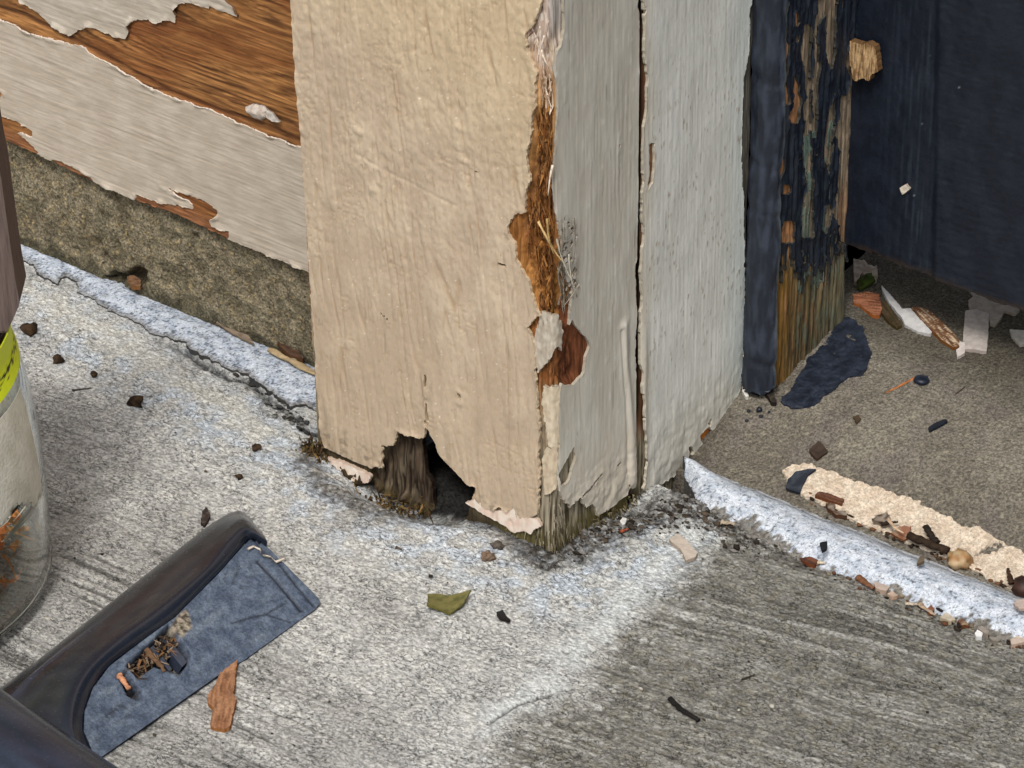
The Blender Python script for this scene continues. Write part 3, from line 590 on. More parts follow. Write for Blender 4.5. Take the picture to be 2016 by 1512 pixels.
# patch of pale paint bridging the arris between the two bare places
def arris_patch(pts_front, pts_side, seed, ca, cb):
    pl = [(a_, b_) for a_, b_ in XZ(pts_front, 0)]+[(a_, b_) for a_, b_ in YZ(pts_side, 0)]
    p = np.array(pl); u = np.arange(p[:, 0].min()-1, p[:, 0].max()+1, .4); v = np.arange(p[:, 1].min()-1, p[:, 1].max()+1, .4)
    U, Z = np.meshgrid(u, v, indexing='ij'); k = sdf(U, Z, pl)+.45*fbm(U/1.3, Z/1.5, 3, seed)
    h = .0+.22*fbm(U/1.4, Z/2.4, 3, seed+1); c = mix(ca, cb, sst(-.3, .4, fbm(U/1.2, Z/4, 3, seed+2)))
    sheet('arris_paint_remnant', mapC, u, v, h, c, M_paintv, cas, k, .9, s(160,146,126), .4)
arris_patch([(1058,735),(1050,672),(1058,640),(1068,612)], [(1098,620),(1108,640),(1106,690),(1097,680)], 751, s(178,166,148), s(198,188,172))
arris_patch([(1080,880),(1066,790),(1070,760)], [(1100,757),(1106,790),(1100,880)], 755, s(196,180,154), s(212,198,174))
arris_patch([(1072,975),(1066,905),(1076,880)], [(1098,880),(1097,960)], 758, s(190,172,146), s(206,190,164))
arris_patch([(1062,395),(1048,345),(1046,308),(1056,305),(1066,350)], [], 761, s(220,206,188), s(228,216,200)) if False else None

# =================================================================== DOOR JAMB
jam = empty('door_jamb', (-10, 66, 0), 'off white painted door jamb beside the open crack in the casing', 'door jamb')
JPX = [(1262,-200),(1264,0),(1268,57),(1266,110),(1272,167),(1271,214),(1263,259),(1264,304),(1263,372),(1262,417),(1264,470),(1262,501),(1258,527),(1261,596),(1258,649),(1258,702),(1260,755),(1263,787),(1263,829),(1267,860),(1270,908),(1262,958),(1275,979),(1296,956),(1317,942),(1338,929),(1350,925),(1360,908),(1391,898),(1402,882),(1412,850),(1423,823),(1444,792),(1464,757),(1460,739),(1464,670),(1461,564),(1459,458),(1458,353),(1459,208),(1463,149),(1470,89),(1470,15),(1477,0),(1480,-200)]
JAMB = YZ(JPX, 0)
JH = [YZ(p, 0) for p in ([(1276,280),(1286,282),(1287,330),(1283,360),(1272,376),(1276,340)], [(1354,880),(1362,880),(1362,908),(1355,908)], [(1376,858),(1396,838),(1398,846),(1420,846),(1414,876),(1404,880),(1380,872)], [(1396,822),(1401,824),(1394,846),(1390,846)])]
u = axis(38.4, 93, .5); v = axis(-8, ZT, .5, None, 2100, 6); U, Z = np.meshgrid(u, v, indexing='ij'); near = sst(ZT+40, ZT, Z)
fr = fbm(U/.8, Z/20, 3, 801); n1 = fbm(U/3, Z/8, 3, 802)
kj = sdf(U, Z, JAMB)
for q in JH: kj = np.minimum(kj, -sdf(U, Z, q))
h = -.55+near*(.3*fr+.18*n1)
c = mix(s(150,112,82), s(104,70,46), sst(-.3, .3, fr)); c = mix(c, mix(s(160,150,128), s(84,76,56), sst(-.2, .3, -fr)), sst(24, 14, Z+.1*(U-40)))
c = mix(c, s(186,112,48), sst(-.4, .3, sdf(U, Z, JH[2])))
h -= 7*sst(40.6, 39.6, U); c = mix(c, s(32,25,19), sst(41.2, 40.4, U)*sst(22, 30, Z)); c = mix(c, s(96,92,84), sst(86, 88, U))  # jamb side of the crack also carries painted gap shade
sheet('wood_core', mapS(0), u, v, h, c, M_wood, jam, None, 1.5)
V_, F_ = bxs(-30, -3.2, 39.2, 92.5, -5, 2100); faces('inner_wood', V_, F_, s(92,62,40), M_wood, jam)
u = axis(37.6, 94, .42); v = axis(-6, ZT, .42, None, 2100, 6); U, Z = np.meshgrid(u, v, indexing='ij'); near = sst(ZT+40, ZT, Z)
k = np.where(Z < ZT-2, sdf(U, Z, JAMB), np.minimum(U-39.5, 92-U))
k = k+sst(88, 90, U)*1.0*(Z > 16)-sst(89.5, 91.5, U)*np.maximum(0, 3.2*fbm(U/1.0, Z/2.6, 3, 823)+.3)
k = k-np.exp(-((U-39.5)/2.2)**2)*np.maximum(0, 2.4*fbm(U/2.5, Z/9, 3, 822)-.2)
for q in JH: k = np.minimum(k, -sdf(U, Z, q))
k = k+(.25+.5*sst(30, 5, Z-.25*(U-40)))*fbm(U/1.2, Z/2.0, 4, 811)
gr = fbm(U/.75, Z/34, 3, 812); lu = fbm(U/1.8, Z/4.5, 3, 813); wav = fbm(U/12, Z/20, 2, 814); fl = fbm(U/.75+.1*Z, Z/3.4, 2, 815)
midz = sst(20, 50, Z)*sst(150, 100, Z)*sst(-.25, .35, fbm(U/10, Z/18, 2, 816))
flk = sst(.48, .72, fl)*(.2+.8*midz); k = np.minimum(k, .86-fl*(.62+.5*midz)+.25*(U < 40))
h = .4+near*(.07*gr+.035*lu+.12*wav+.02*fbm(U/.9, Z/1.4, 2, 817))+.4*sst(36, 5, Z)*fbm(U/5, Z/7, 3, 818)+.06*sst(.8, 0, k)
h += .8*np.exp(-((U-cl.mean()-3.2)/1.6)**2)*sst(70, 40, Z)
c = mix(s(214,214,205), s(223,223,215), sst(-.4, .5, wav+.3*lu)); c = mix(c, s(150,140,126), .55*sst(.7, .95, fbm(U/.55, Z/13, 2, 821))); c = mix(c, s(198,195,183), .5*sst(.2, .8, -gr)); c = mix(c, s(238,237,230), .5*sst(.3, .8, gr))
c = mix(c, s(198,208,204), .6*sst(76, 92, U)); c = mix(c, s(150,126,100), .75*flk); c = mix(c, s(206,190,166), .55*sst(48, 38, U+2*wav))
c = mix(c, s(186,176,156), .45*sst(30, 5, Z)); c = mix(c, s(120,140,142), .5*sst(88, 93, U+2*lu)*sst(80, 30, Z))
c = mix(c, s(240,240,236), sst(1.05, 1.12, fbm(U/1.3, Z/.9, 2, 820)))
sheet('paint_layer', mapS(0), u, v, h, c, M_paintv, jam, k, .9, s(196,186,166), .42)

# =================================================================== DOOR STOP
SX = 10.; SYB = 133.
stp = empty('door_stop', (5, 112, 12), 'rotten door stop with flaking navy paint over brown and green wood', 'door stop')
u = axis(94.5, SYB, .42); v = axis(2, 150, .42, None, 2100, 6); U, Z = np.meshgrid(u, v, indexing='ij'); near = sst(190, 150, Z)
fr = fbm(U/.9, Z/26, 3, 901); n1 = fbm(U/2.6, Z/9, 3, 902); fz = fbm(U/1.7, Z/40, 2, 903); fine = fbm(U/.6, Z/4, 2, 904)
furrow = sst(.12, .6, np.abs(fz)*2.2)
h = -.95+near*(.55*fz+.3*fr+.2*n1+.12*fine)
lowz = sst(62, 50, Z+5*n1+.25*(U-94))
zb = np.interp(U, [94, 100, 112, 125, 140], [14.5, 9.5, 13, 15.5, 20])
c = mix(s(152,136,114), s(106,94,80), sst(-.4, .5, fr)); c = mix(c, s(172,116,70), .75*sst(106, 101, U+2*n1)*(1-lowz)); c = mix(c, s(70,58,46), .6*sst(.3, .8, -fine-.4*fr))
lowc = mix(s(140,106,52), s(112,98,66), sst(98, 108, U+2*n1)); lowc = mix(lowc, s(120,116,92), sst(108, 128, U+2*n1))
lowc = mix(lowc, s(62,54,44), .75*sst(.1, .45, -fr)); lowc = mix(lowc, s(166,122,88), .5*sst(.15, .5, fr)); lowc = mix(lowc, s(108,124,110), .5*sst(.1, .4, n1)*sst(104, 110, U))
lowc = mix(lowc*.8, s(44,38,32), .6*sst(.25, .8, -fz-.5*fine)); c = mix(c, lowc, lowz); c = mix(c, s(140,86,46), .35*sst(126, 130, U+n1)*sst(40, 50, Z)*sst(72, 60, Z))
sheet('wood_core', mapS(SX), u, v, h, c, M_wood, stp, Z-zb+1.2*fr, 3)
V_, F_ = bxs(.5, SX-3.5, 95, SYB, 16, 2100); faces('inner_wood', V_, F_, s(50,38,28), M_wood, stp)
# navy paint left on it
D1 = lambda pts: YZ(zoomed(pts, 1250, 0, 3.36), SX)
bare = [D1(p) for p in ([(985,130),(1005,160),(1010,260),(1025,330),(1015,400),(1010,560),(1020,680),(1005,690),(990,520),(990,400),(985,260)], [(915,610),(940,640),(955,780),(960,850),(935,840),(905,720),(905,640)], [(1060,500),(1075,560),(1100,680),(1085,760),(1080,810),(1030,800),(1025,770),(1060,720),(1065,620)],
    [(1065,90),(1085,100),(1085,160),(1068,170)], [(1250,-60),(1340,-60),(1330,80),(1325,360),(1300,440),(1275,330),(1265,160),(1290,50),(1215,160),(1205,260),(1225,480),(1210,640),(1195,900),(1180,900),(1190,640),(1170,560),(1195,420),(1190,240),(1210,60)],
    [(1130,170),(1165,180),(1165,300),(1160,640),(1165,900),(1170,1150),(1185,1400),(1180,1560),(1100,1560),(1110,1380),(1145,1250),(1125,1000),(1140,800),(1120,700),(1150,640),(1110,320)],
    [(1430,280),(1450,300),(1460,560),(1470,900),(1475,1200),(1460,1600),(1390,1600),(1320,1400),(1350,1250),(1365,1000),(1345,880),(1380,640),(1400,660),(1430,500),(1400,400)],
    [(1310,660),(1320,680),(1300,1020),(1310,960),(1290,1150),(1260,1000),(1290,760)], [(900,1050),(990,1060),(990,1130),(960,1200),(930,1260),(900,1200),(880,1120)], [(985,1230),(1030,1240),(1030,1270),(990,1280)], [(985,1480),(1050,1470),(1050,1600),(985,1600)], [(1265,1370),(1300,1360),(1310,1420),(1270,1540),(1240,1500)])]
# lower limit of the navy paint
lowlim = YZ([(1515,490),(1530,470),(1545,500),(1560,470),(1580,520),(1600,490),(1615,515),(1640,470),(1655,440),(1670,470),(1690,430)], SX)
zl_ = np.interp(U, [p[0] for p in lowlim], [p[1] for p in lowlim])
k = Z-zl_+15*fbm(U/1.0, Z/16, 4, 911)+4
for q in bare: k = np.minimum(k, -sdf(U, Z, q)-.6)
k = np.minimum(k, .62-1.25*np.maximum(fbm(U/.95, Z/15, 3, 912), 0)); k = k+.42*fbm(U/.8, Z/2.6, 4, 913)
k = np.where(Z > 150, 1, k)
h2 = -.25+near*(.55*fz+.25*fr+.18*n1)+.5*sst(1, 0, k)*sst(0, .4, fbm(U/4, Z/6, 2, 914))
c = mix(s(22,28,38), s(34,41,52), sst(-.3, .4, n1+.4*fr)); c = mix(c, s(56,80,78), .5*sst(.5, .8, fbm(U/3, Z/9, 3, 915))*sst(88, 60, Z))
sheet('navy_paint_layer', mapS(SX), u, v, h2, c, M_navy, stp, k, 1.1, s(66,64,58), .42)
# teal undercoat under the navy
k2 = sst(0, 1, 1)*0+np.minimum(np.minimum(Z-zl_+9+3*fbm(U/2, Z/9, 3, 921), 92-Z), .5*(.05+fbm(U/2.4, Z/14, 3, 922))*6)
k2 = np.minimum(np.minimum(k2, U-107), 122-U); k2 = np.minimum(k2, -fbm(U/1.5, Z/10, 3, 923)+.25)
c = mix(s(84,104,96), s(108,114,100), sst(-.3, .4, fr))
sheet('teal_undercoat', mapS(SX), u, v, -.6+near*(.55*fz+.27*fr+.18*n1), c, M_navy, stp, k2, .6, s(96,110,100), .42)

# =================================================================== DARK SEALANT BEAD between jamb and stop
bd = empty('sealant_bead', (6, 93, 8), 'navy painted sealant bead between off white jamb and rotten door stop', 'sealant bead')
u = np.linspace(-1.2, 1.05, 40); v = axis(9, 150, .6, None, 2100, 6)
A, Z = np.meshgrid(u, v, indexing='ij'); near = sst(190, 150, Z)
def mapB(a_, z_, h_):
    r = 5.5+h_; a2 = a_*np.pi/2
    return np.stack([4.9+.45*noise(z_/18, z_*0+3, 5)+r*np.sin(a2), 94.2-.75*r*np.cos(a2), z_], -1)
ring = np.zeros_like(Z)
for zz in YZ([(1490,165),(1490,330),(1490,420),(1500,700)], 5): ring += np.exp(-((Z-zz[1]+1.5*A)/1.6)**2)
h = near*(.3*fbm(A*4, Z/9, 3, 931)+.55*fbm(A*1.5, Z/22, 2, 932)+.35*noise(A*9, Z/1.6, 934)*.3)-.5*ring*near
c = mix(s(32,37,47), s(52,59,72), sst(-.3, .6, fbm(A*3, Z/12, 3, 933)))
ed = sst(-.86, -.98, A+.16*fbm(A*2, Z/2.4, 3, 935)); c = mix(c, mix(s(206,208,198), s(60,66,66), sst(-.1, .25, fbm(A*3, Z/3, 3, 936))), ed*.9)
ed2 = sst(.86, 1.0, A+.1*fbm(A*2, Z/5, 3, 937)); c = mix(c, s(96,104,108), .6*ed2)
sheet('bead', mapB, u, v, h, c, M_navy, bd, (Z-11.5-2.5*A**2+.7*fbm(A*4, Z/2, 2, 938)), 2.0, s(30,30,30), .4)

# =================================================================== DOOR
DY = 132.
dr = empty('door', (60, DY, 46), 'navy painted door leaf at right edge, bottom rail gap above the sill', 'door')
u = axis(9, 92, .6, None, 920, 10); v = axis(44, 165, .6, None, 2050, 6); U, Z = np.meshgrid(u, v, indexing='ij'); near = sst(200, 160, Z)*sst(140, 95, U)
DB = XZ([(1640,472),(1690,489),(1760,516),(1830,541),(1870,558),(1920,575),(1960,592),(2016,606),(2200,672)], DY)
zb = np.interp(U, [p[0] for p in DB]+[900], [p[1] for p in DB]+[DB[-1][1]])
step = XZ([(1848,0),(1838,560)], DY); ux = np.interp(Z, [step[1][1], step[0][1]], [step[1][0], step[0][0]])
st_ = sst(-1.2, 1.2, U-ux)
diag = U*.35-Z
h = near*(.9*st_+.12*fbm(U/14, Z/.9, 2, 1001)*st_+.10*fbm((U+Z*.5)/9, diag/.9, 3, 1002)*st_+.10*fbm(U/1.0, Z/30, 3, 1003)*(1-st_)+.12*fbm(U/3, Z/3, 3, 1004)+.2*fbm(U/18, Z/18, 2, 1005))
c = mix(s(20,26,37), s(27,33,44), sst(-.3, .4, fbm(U/9, Z/14, 3, 1006)))
scuff = sst(.18, .5, fbm(U/.9, Z/34, 3, 1007))*np.exp(-((U-ux+7)/7)**2); c = mix(c, s(58,68,80), .4*scuff)
c = mix(c, s(120,130,140), .7*sst(1.08, 1.15, fbm(U/1.1, Z/1.1, 2, 1008)))
c = mix(c, s(46,38,32), .8*sst(2.2, .3, Z-zb+.8*fbm(U/3, Z/3, 2, 1009)))
sheet('door_panel', mapF(DY), u, v, h, c, M_navy, dr, Z-zb+.45*fbm(U/2.2, Z/2.2, 3, 1010), 38, s(30,26,22), .6)
#DEBRIS#
# =================================================================== LOOSE THINGS
def surf_sill(x, y): return sillz(y)
def surf_slab(x, y): return slab_macro(np.asarray(x, float), np.asarray(y, float))
def chip(name, label, cat, px, on='sill', ca=(200, 190, 175), cb=None, th=.6, lift=.7, curl=0., grain=None, mat=None, jag=.25, seed=0, group=None, res=.35, relief=.08, z0=0., parent=None, cont=.45, streak=None):
    """a loose flake traced where it lies; grain = direction in degrees of wood fibre"""
    pts = [onSill(p) if on == 'sill' else onZ(z0)(p) for p in px]
    poly = np.array([(q[0], q[1]) for q in pts])
    u = np.arange(poly[:, 0].min()-1, poly[:, 0].max()+1, res); v = np.arange(poly[:, 1].min()-1, poly[:, 1].max()+1, res)
    X, Y = np.meshgrid(u, v, indexing='ij'); k = sdf(X, Y, poly)+jag*fbm(X/1.1, Y/1.1, 3, seed)
    c0 = poly.mean(0); ext = np.ptp(poly, axis=0).max()/2+.1
    base = surf_sill if on == 'sill' else (lambda a, b: surf_slab(a, b)+z0)
    ca = s(*ca); cb = ca*.8 if cb is None else s(*cb)
    if grain is not None:
        ev, evec = np.linalg.eigh(np.cov(poly.T)); t_ = R_(grain) if abs(grain) == 20 else math.atan2(evec[1, 1], evec[0, 1]); a = (X-c0[0])*math.cos(t_)+(Y-c0[1])*math.sin(t_); b = -(X-c0[0])*math.sin(t_)+(Y-c0[1])*math.cos(t_)
        g = fbm(a/8, b/.55, 3, seed+2); hh = .3*g; cc = mix(ca, cb, sst(-.35, .4, g)); cc = mix(cc, cc*.35, cont*sst(.2, .6, -fbm(a/6, b/.45, 2, seed+3)))
        if streak is not None: cc = mix(cc, s(*streak), sst(.15, .35, fbm(a/5, b/.6, 3, seed+6)))
    else:
        hh = relief*fbm(X/1.6, Y/1.6, 3, seed+2); cc = mix(ca, cb, sst(-.3, .6, fbm(X/2.5, Y/2.5, 3, seed+3)))
    r = ((X-c0[0])*math.cos(seed)+(Y-c0[1])*math.sin(seed))/ext
    lift = .45+.45*min(lift, 2.6); h = lift+hh+curl*r*r
    gy = .3*ca.mean()+.7*ca; cc = cc*.9; cc = cc*.72+.28*cc.mean(-1, keepdims=True)*np.array([1.03, 1, .95])
    mp = lambda a, b, z: np.stack([a, b, base(a, b)+z], -1)
    o = sheet(name, mp, u, v, h, cc, mat or M_chip, parent, k, lift+.15 if curl == 0 else th, ca*.6, res)
    return tag(o, label, cat, group) if parent is None else o
def rod(name, label, cat, p0, p1, on='sill', r=.8, colr=(120, 80, 45), bend=.0, lift=None, seed=0, mat=None, taper=.5, z0=0, group=None, parent=None, n=10, m=6, P=None):
    """twig or splinter lying between two places"""
    if P is None:
        f = onSill if on == 'sill' else onZ(z0)
        P = [f(p0), f(p1)]
        for q in P: q[2] = (sillz(q[1]) if on == 'sill' else float(surf_slab(q[0], q[1]))+z0)+(r*.8 if lift is None else lift)
    a, b = map(np.array, P); d = (b-a)/np.linalg.norm(b-a); e = np.cross(d, [0, 0, 1.]); e = e/(np.linalg.norm(e)+1e-9); f_ = np.cross(e, d)
    V = []; L = np.linalg.norm(b-a); rr = np.random.default_rng(seed)
    for i in range(n+1):
        t = i/n; c_ = a+(b-a)*t+e*bend*L*math.sin(math.pi*t)+e*rr.normal()*r*.15
        ra = r*(1-taper*t)*(.75+.5*rr.random())
        for j in range(m):
            th = 2*math.pi*j/m; V.append(c_+ra*(e*math.cos(th)*1.1+f_*math.sin(th)*.8))
    F = [(i*m+j, i*m+(j+1) % m, (i+1)*m+(j+1) % m, (i+1)*m+j) for i in range(n) for j in range(m)]+[tuple(range(m))[::-1], tuple(n*m+j for j in range(m))]
    cc = np.array([s(*colr)*(.6+.7*rr.random()) for _ in V])
    o = faces(name, V, F, cc, mat or M_debris, parent, True)
    return tag(o, label, cat, group) if parent is None else o
def lumpm(P, r, seed, sub=2, sq=(1, 1, .8), amp=.25):
    import bmesh
    bm = bmesh.new(); bmesh.ops.create_icosphere(bm, subdivisions=sub, radius=1)
    V = np.array([v.co[:] for v in bm.verts]); F = [[v.index for v in f.verts] for f in bm.faces]; bm.free()
    nn = 1+amp*(fbm(V[:, 0]*1.3+seed*3.1, V[:, 1]*1.3+V[:, 2]*.9, 3, seed)+.5*noise(V[:, 2]*2.3+seed, V[:, 0]*2, seed+4))
    return np.asarray(P)+V*nn[:, None]*r*np.array(sq), F
def lump(name, label, cat, px, r, colr, on='sill', seed=0, sq=(1, 1, .75), amp=.3, sub=2, mat=None, z0=0, group=None, colr2=None):
    q = onSill(px) if on == 'sill' else onZ(z0)(px)
    q[2] = (sillz(q[1]) if on == 'sill' else float(surf_slab(q[0], q[1]))+z0)+r*sq[2]*.75
    V, F = lumpm(q, r, seed, sub, sq, amp)
    t = sst(-.3, .4, fbm(V[:, 0]/r*1.2, V[:, 1]/r*1.2+V[:, 2]/r, 3, seed+8)); c_ = mix(s(*colr), s(*(colr2 or [x*.7 for x in colr])), t)
    return tag(faces(name, V, F, c_, mat or M_dirt, None, True), label, cat, group)
Z3 = lambda pts: zoomed(pts, 1600, 480, 4.846)
Z8 = lambda pts: zoomed(pts, 1316, 450, 2.88)
Z9 = lambda pts: zoomed(pts, 1316, 850, 2.88)
ZB = lambda pts: zoomed(pts, 700, 1000, 2.88)
ZL = lambda pts: zoomed(pts, 0, 450, 2.88)
# ---- on the sill by the door
chip('paint_flake', 'long white paint sliver tapering to a point, beside brown wood strip on sill', 'paint flake', Z3([(655,420),(730,500),(840,630),(845,645),(930,640),(1000,720),(1140,870),(1120,885),(1010,865),(880,800),(850,730),(730,590),(665,470)]), ca=(214,212,209), cb=(196,195,194), lift=1.2, seed=1, jag=.12)
chip('wood_strip', 'brown wood strip flecked with cream paint, lying against white sliver on sill', 'wood strip', Z3([(940,635),(1050,640),(1150,700),(1300,840),(1400,960),(1390,1010),(1340,1020),(1220,940),(1130,850),(1000,720)]), ca=(140,90,44), cb=(110,68,34), lift=1.8, grain=118, mat=M_debris, seed=2, streak=(216,190,150))
chip('paint_flake', 'rectangular pale pink paint flake lying on sill near door', 'paint flake', Z3([(1455,662),(1560,650),(1680,690),(1672,900),(1655,1055),(1540,1035),(1450,1030),(1432,940)]), ca=(196,184,174), cb=(180,168,158), lift=1.3, seed=3, jag=.15)
chip('paint_flake', 'ragged grey beige paint flake caught under the door bottom', 'paint flake', Z3([(1380,340),(1560,430),(1800,520),(1975,650),(1930,690),(1830,660),(1780,750),(1730,805),(1690,780),(1680,700),(1560,665),(1490,655),(1485,560),(1530,520)]), ca=(178,164,148), cb=(158,146,132), lift=.8, seed=4, jag=.2)
chip('paint_flake', 'tiny pale flake at lower left corner of the rectangular pink flake', 'paint flake', Z3([(1365,1040),(1400,1020),(1380,960),(1450,970),(1448,1070),(1380,1112)]), ca=(214,202,192), lift=1.6, seed=5, jag=.12)
chip('paint_flake', 'cream paint flake cut by right edge of photo, under door corner', 'paint flake', Z3([(1875,840),(2016,845),(2150,860),(2150,990),(1970,985),(1900,910)]), ca=(206,198,184), lift=1.0, seed=6, jag=.15)
chip('paint_flake', 'crumpled beige paint flake with green moss behind the rotten door stop', 'paint flake', Z3([(390,180),(500,200),(520,240),(610,245),(620,330),(560,350),(610,370),(520,395),(480,310),(400,415),(388,300)]), ca=(190,172,150), cb=(160,140,118), lift=2.2, seed=7, relief=.5)
lump('moss_clump', 'small dark green moss clump on sill behind the rotten door stop', 'moss', Z3([(505,390)])[0], 2.6, (64,80,30), seed=8, amp=.6, colr2=(36,40,18), sq=(.8, 1.6, .6))
chip('wood_chip', 'orange ribbed wood chip at back foot of the rotten door stop', 'wood chip', Z3([(385,515),(520,490),(630,510),(655,650),(640,712),(560,702),(450,615),(388,590)]), ca=(176,104,54), cb=(134,70,32), lift=1.8, grain=20, mat=M_debris, seed=9, cont=.9)
chip('wood_chip', 'dark olive wood splinter between orange ribbed chip and white sliver', 'wood chip', Z3([(640,570),(700,580),(780,690),(850,800),(800,830),(720,770),(660,690)]), ca=(84,66,34), cb=(58,48,26), lift=1.4, grain=118, mat=M_debris, seed=10)
lump('paint_drop', 'round navy paint drop on sill at tip of orange splinter', 'paint drop', Z3([(1035,1322)])[0], 2.5, (26,34,50), seed=11, sq=(1, 1, .45), amp=.15, mat=M_navy)
rod('splinter', 'thin orange wood splinter touching round navy paint drop', 'splinter', Z3([(975,1290)])[0], Z3([(700,1430)])[0], r=.45, colr=(176,110,64), seed=12)
chip('bark_flake', 'dark brown diamond shaped flake lying on the open sill', 'flake', Z8([(795,1270),(850,1215),(905,1275),(840,1320)]), ca=(74,56,42), cb=(56,42,32), lift=1.0, seed=13, jag=.2)
chip('paint_flake', 'narrow navy paint flake on sill at far right of the diamond flake', 'paint flake', Z8([(1470,1140),(1500,1120),(1570,1090),(1582,1105),(1540,1130),(1480,1160)]), ca=(30,36,48), lift=.8, seed=14, jag=.2)
rod('twig', 'hair thin dark twig on sill right of round navy paint drop', 'twig', Z8([(1680,902)])[0], Z8([(1600,965)])[0], r=.25, colr=(60,50,40), seed=15)
chip('leaf_bit', 'small brown speck of leaf below the navy paint spill', 'leaf bit', Z8([(1045,1080),(1075,1068),(1092,1090),(1068,1115)]), ca=(84,66,40), lift=.8, seed=16)
for i, (p, r_) in enumerate([((455,1040),.7), ((515,1035),1.1), ((570,1045),.6), ((445,1095),.6), ((525,1070),.7)]):
    lump('navy_crumb', ['navy paint crumb nearest the off white jamb, below the bead', 'largest navy paint crumb below the end of the sealant bead', 'rightmost navy paint crumb, towards the navy spill', 'lowest navy paint crumb, closest to the white bead end', 'navy paint crumb just under the largest navy crumb'][i], 'paint crumb', Z8([p])[0], r_, (28,34,46), seed=20+i, mat=M_navy, group='navy crumbs at the bead foot', sub=1)
chip('paint_flake', 'tiny white flake at the right foot of the off white jamb', 'paint flake', Z8([(415,932),(435,928),(455,965),(440,975)]), ca=(226,222,212), lift=1.6, seed=26, jag=.1)
chip('bark_flake', 'black splinter of old sealant below end of the navy bead', 'flake', Z8([(480,880),(545,870),(590,930),(612,1010),(585,1005),(540,940)]), ca=(44,38,32), cb=(70,60,48), lift=2.2, seed=27, mat=M_debris)
lump('bead_end', 'pale crumb of dried filler under end of the navy bead', 'crumb', Z8([(500,868)])[0], 1.6, (150,146,136), seed=28, amp=.4, colr2=(60,60,60), z0=0)
chip('paint_flake', 'curved navy paint flake lying on left end of beige paint band', 'paint flake', Z9([(660,345),(680,290),(720,245),(790,232),(838,240),(792,265),(762,320),(745,365)]), ca=(38,44,56), cb=(58,66,78), lift=1.8, seed=29, jag=.1, curl=.5)
# ---- in the groove between bead and sill
gap = dict(on='sill')
chip('wood_strip', 'reddish brown wood strip in groove at left end of beige paint band', 'wood strip', Z9([(830,385),(850,365),(920,378),(998,408),(980,430),(900,412)]), ca=(122,74,44), cb=(90,52,30), lift=2.6, grain=-15, mat=M_debris, seed=30)
chip('wood_chip', 'dark brown crumb of rotten wood below the reddish wood strip', 'wood chip', Z9([(890,425),(945,430),(940,470),(1005,470),(1010,498),(950,490),(905,455)]), ca=(96,66,44), cb=(150,136,118), lift=2.0, mat=M_debris, seed=31)
chip('leaf_bit', 'dark folded leaf scrap standing in groove behind white bead', 'leaf bit', Z9([(1150,548),(1180,505),(1235,482),(1255,540),(1230,565),(1190,545)]), ca=(150,132,112), cb=(60,46,34), lift=3.0, curl=1.5, seed=32, mat=M_leaf)
chip('leaf_bit', 'rust brown leaf scrap among splinters in groove behind white bead', 'leaf bit', Z9([(1255,600),(1310,570),(1375,580),(1360,625),(1330,650),(1290,625)]), ca=(148,86,44), cb=(184,150,116), lift=2.6, curl=1.0, seed=33, mat=M_leaf)
rod('splinter', 'pale curved splinter crossing the rust brown leaf scrap', 'splinter', Z9([(1245,560)])[0], Z9([(1330,640)])[0], r=.5, colr=(196,168,138), bend=.1, lift=4, seed=34)
rod('splinter', 'short black splinter in groove left of the rust brown leaf scrap', 'splinter', Z9([(1200,572)])[0], Z9([(1300,560)])[0], r=.7, colr=(48,38,30), lift=3, seed=35)
rod('stick', 'thick blackened stick lying in groove beside the tan seed', 'stick', Z9([(1355,640)])[0], Z9([(1580,728)])[0], r=1.4, colr=(52,40,30), lift=3.2, seed=36, taper=.15)
rod('stick', 'short black stick leaning up against beige paint band', 'stick', Z9([(1515,680)])[0], Z9([(1455,590)])[0], r=1.1, colr=(44,36,30), lift=3.2, seed=37, taper=.1)
lump('seed', 'round tan seed resting behind the white bead', 'seed', Z9([(1650,755)])[0], 3.2, (176,152,116), seed=38, amp=.42, sub=3, colr2=(150,110,66), sq=(1, 1, .85), mat=M_leaf)
lump('berry', 'dark red brown berry at right edge behind the white bead', 'berry', Z9([(2010,920)])[0], 3.4, (70,44,32), seed=39, amp=.35, colr2=(34,18,14), sq=(1, 1, .9), mat=M_leaf)
rod('twig', 'stubby dark twig sticking up beside the red brown berry', 'twig', Z9([(1945,900)])[0], Z9([(1918,818)])[0], r=.9, colr=(64,46,34), lift=2.5, seed=40)
chip('paint_flake', 'pinkish paint flake at right edge in front of the berry', 'paint flake', Z9([(1955,985),(1985,960),(2060,960),(2060,1010),(1990,1015)]), on='slab', z0=6, ca=(204,180,164), lift=.6, seed=41)
chip('paint_flake', 'small black paint flake stuck on top of the white bead', 'paint flake', Z9([(858,640),(900,632),(898,672),(872,686)]), on='slab', z0=5.6, ca=(34,38,42), lift=.8, seed=42, jag=.1)
chip('leaf_bit', 'brown leaf speck on top of the white bead near the seed', 'leaf bit', Z9([(1405,765),(1420,725),(1445,718),(1452,745)]), on='slab', z0=6, ca=(120,102,76), lift=.8, seed=43, jag=.1)
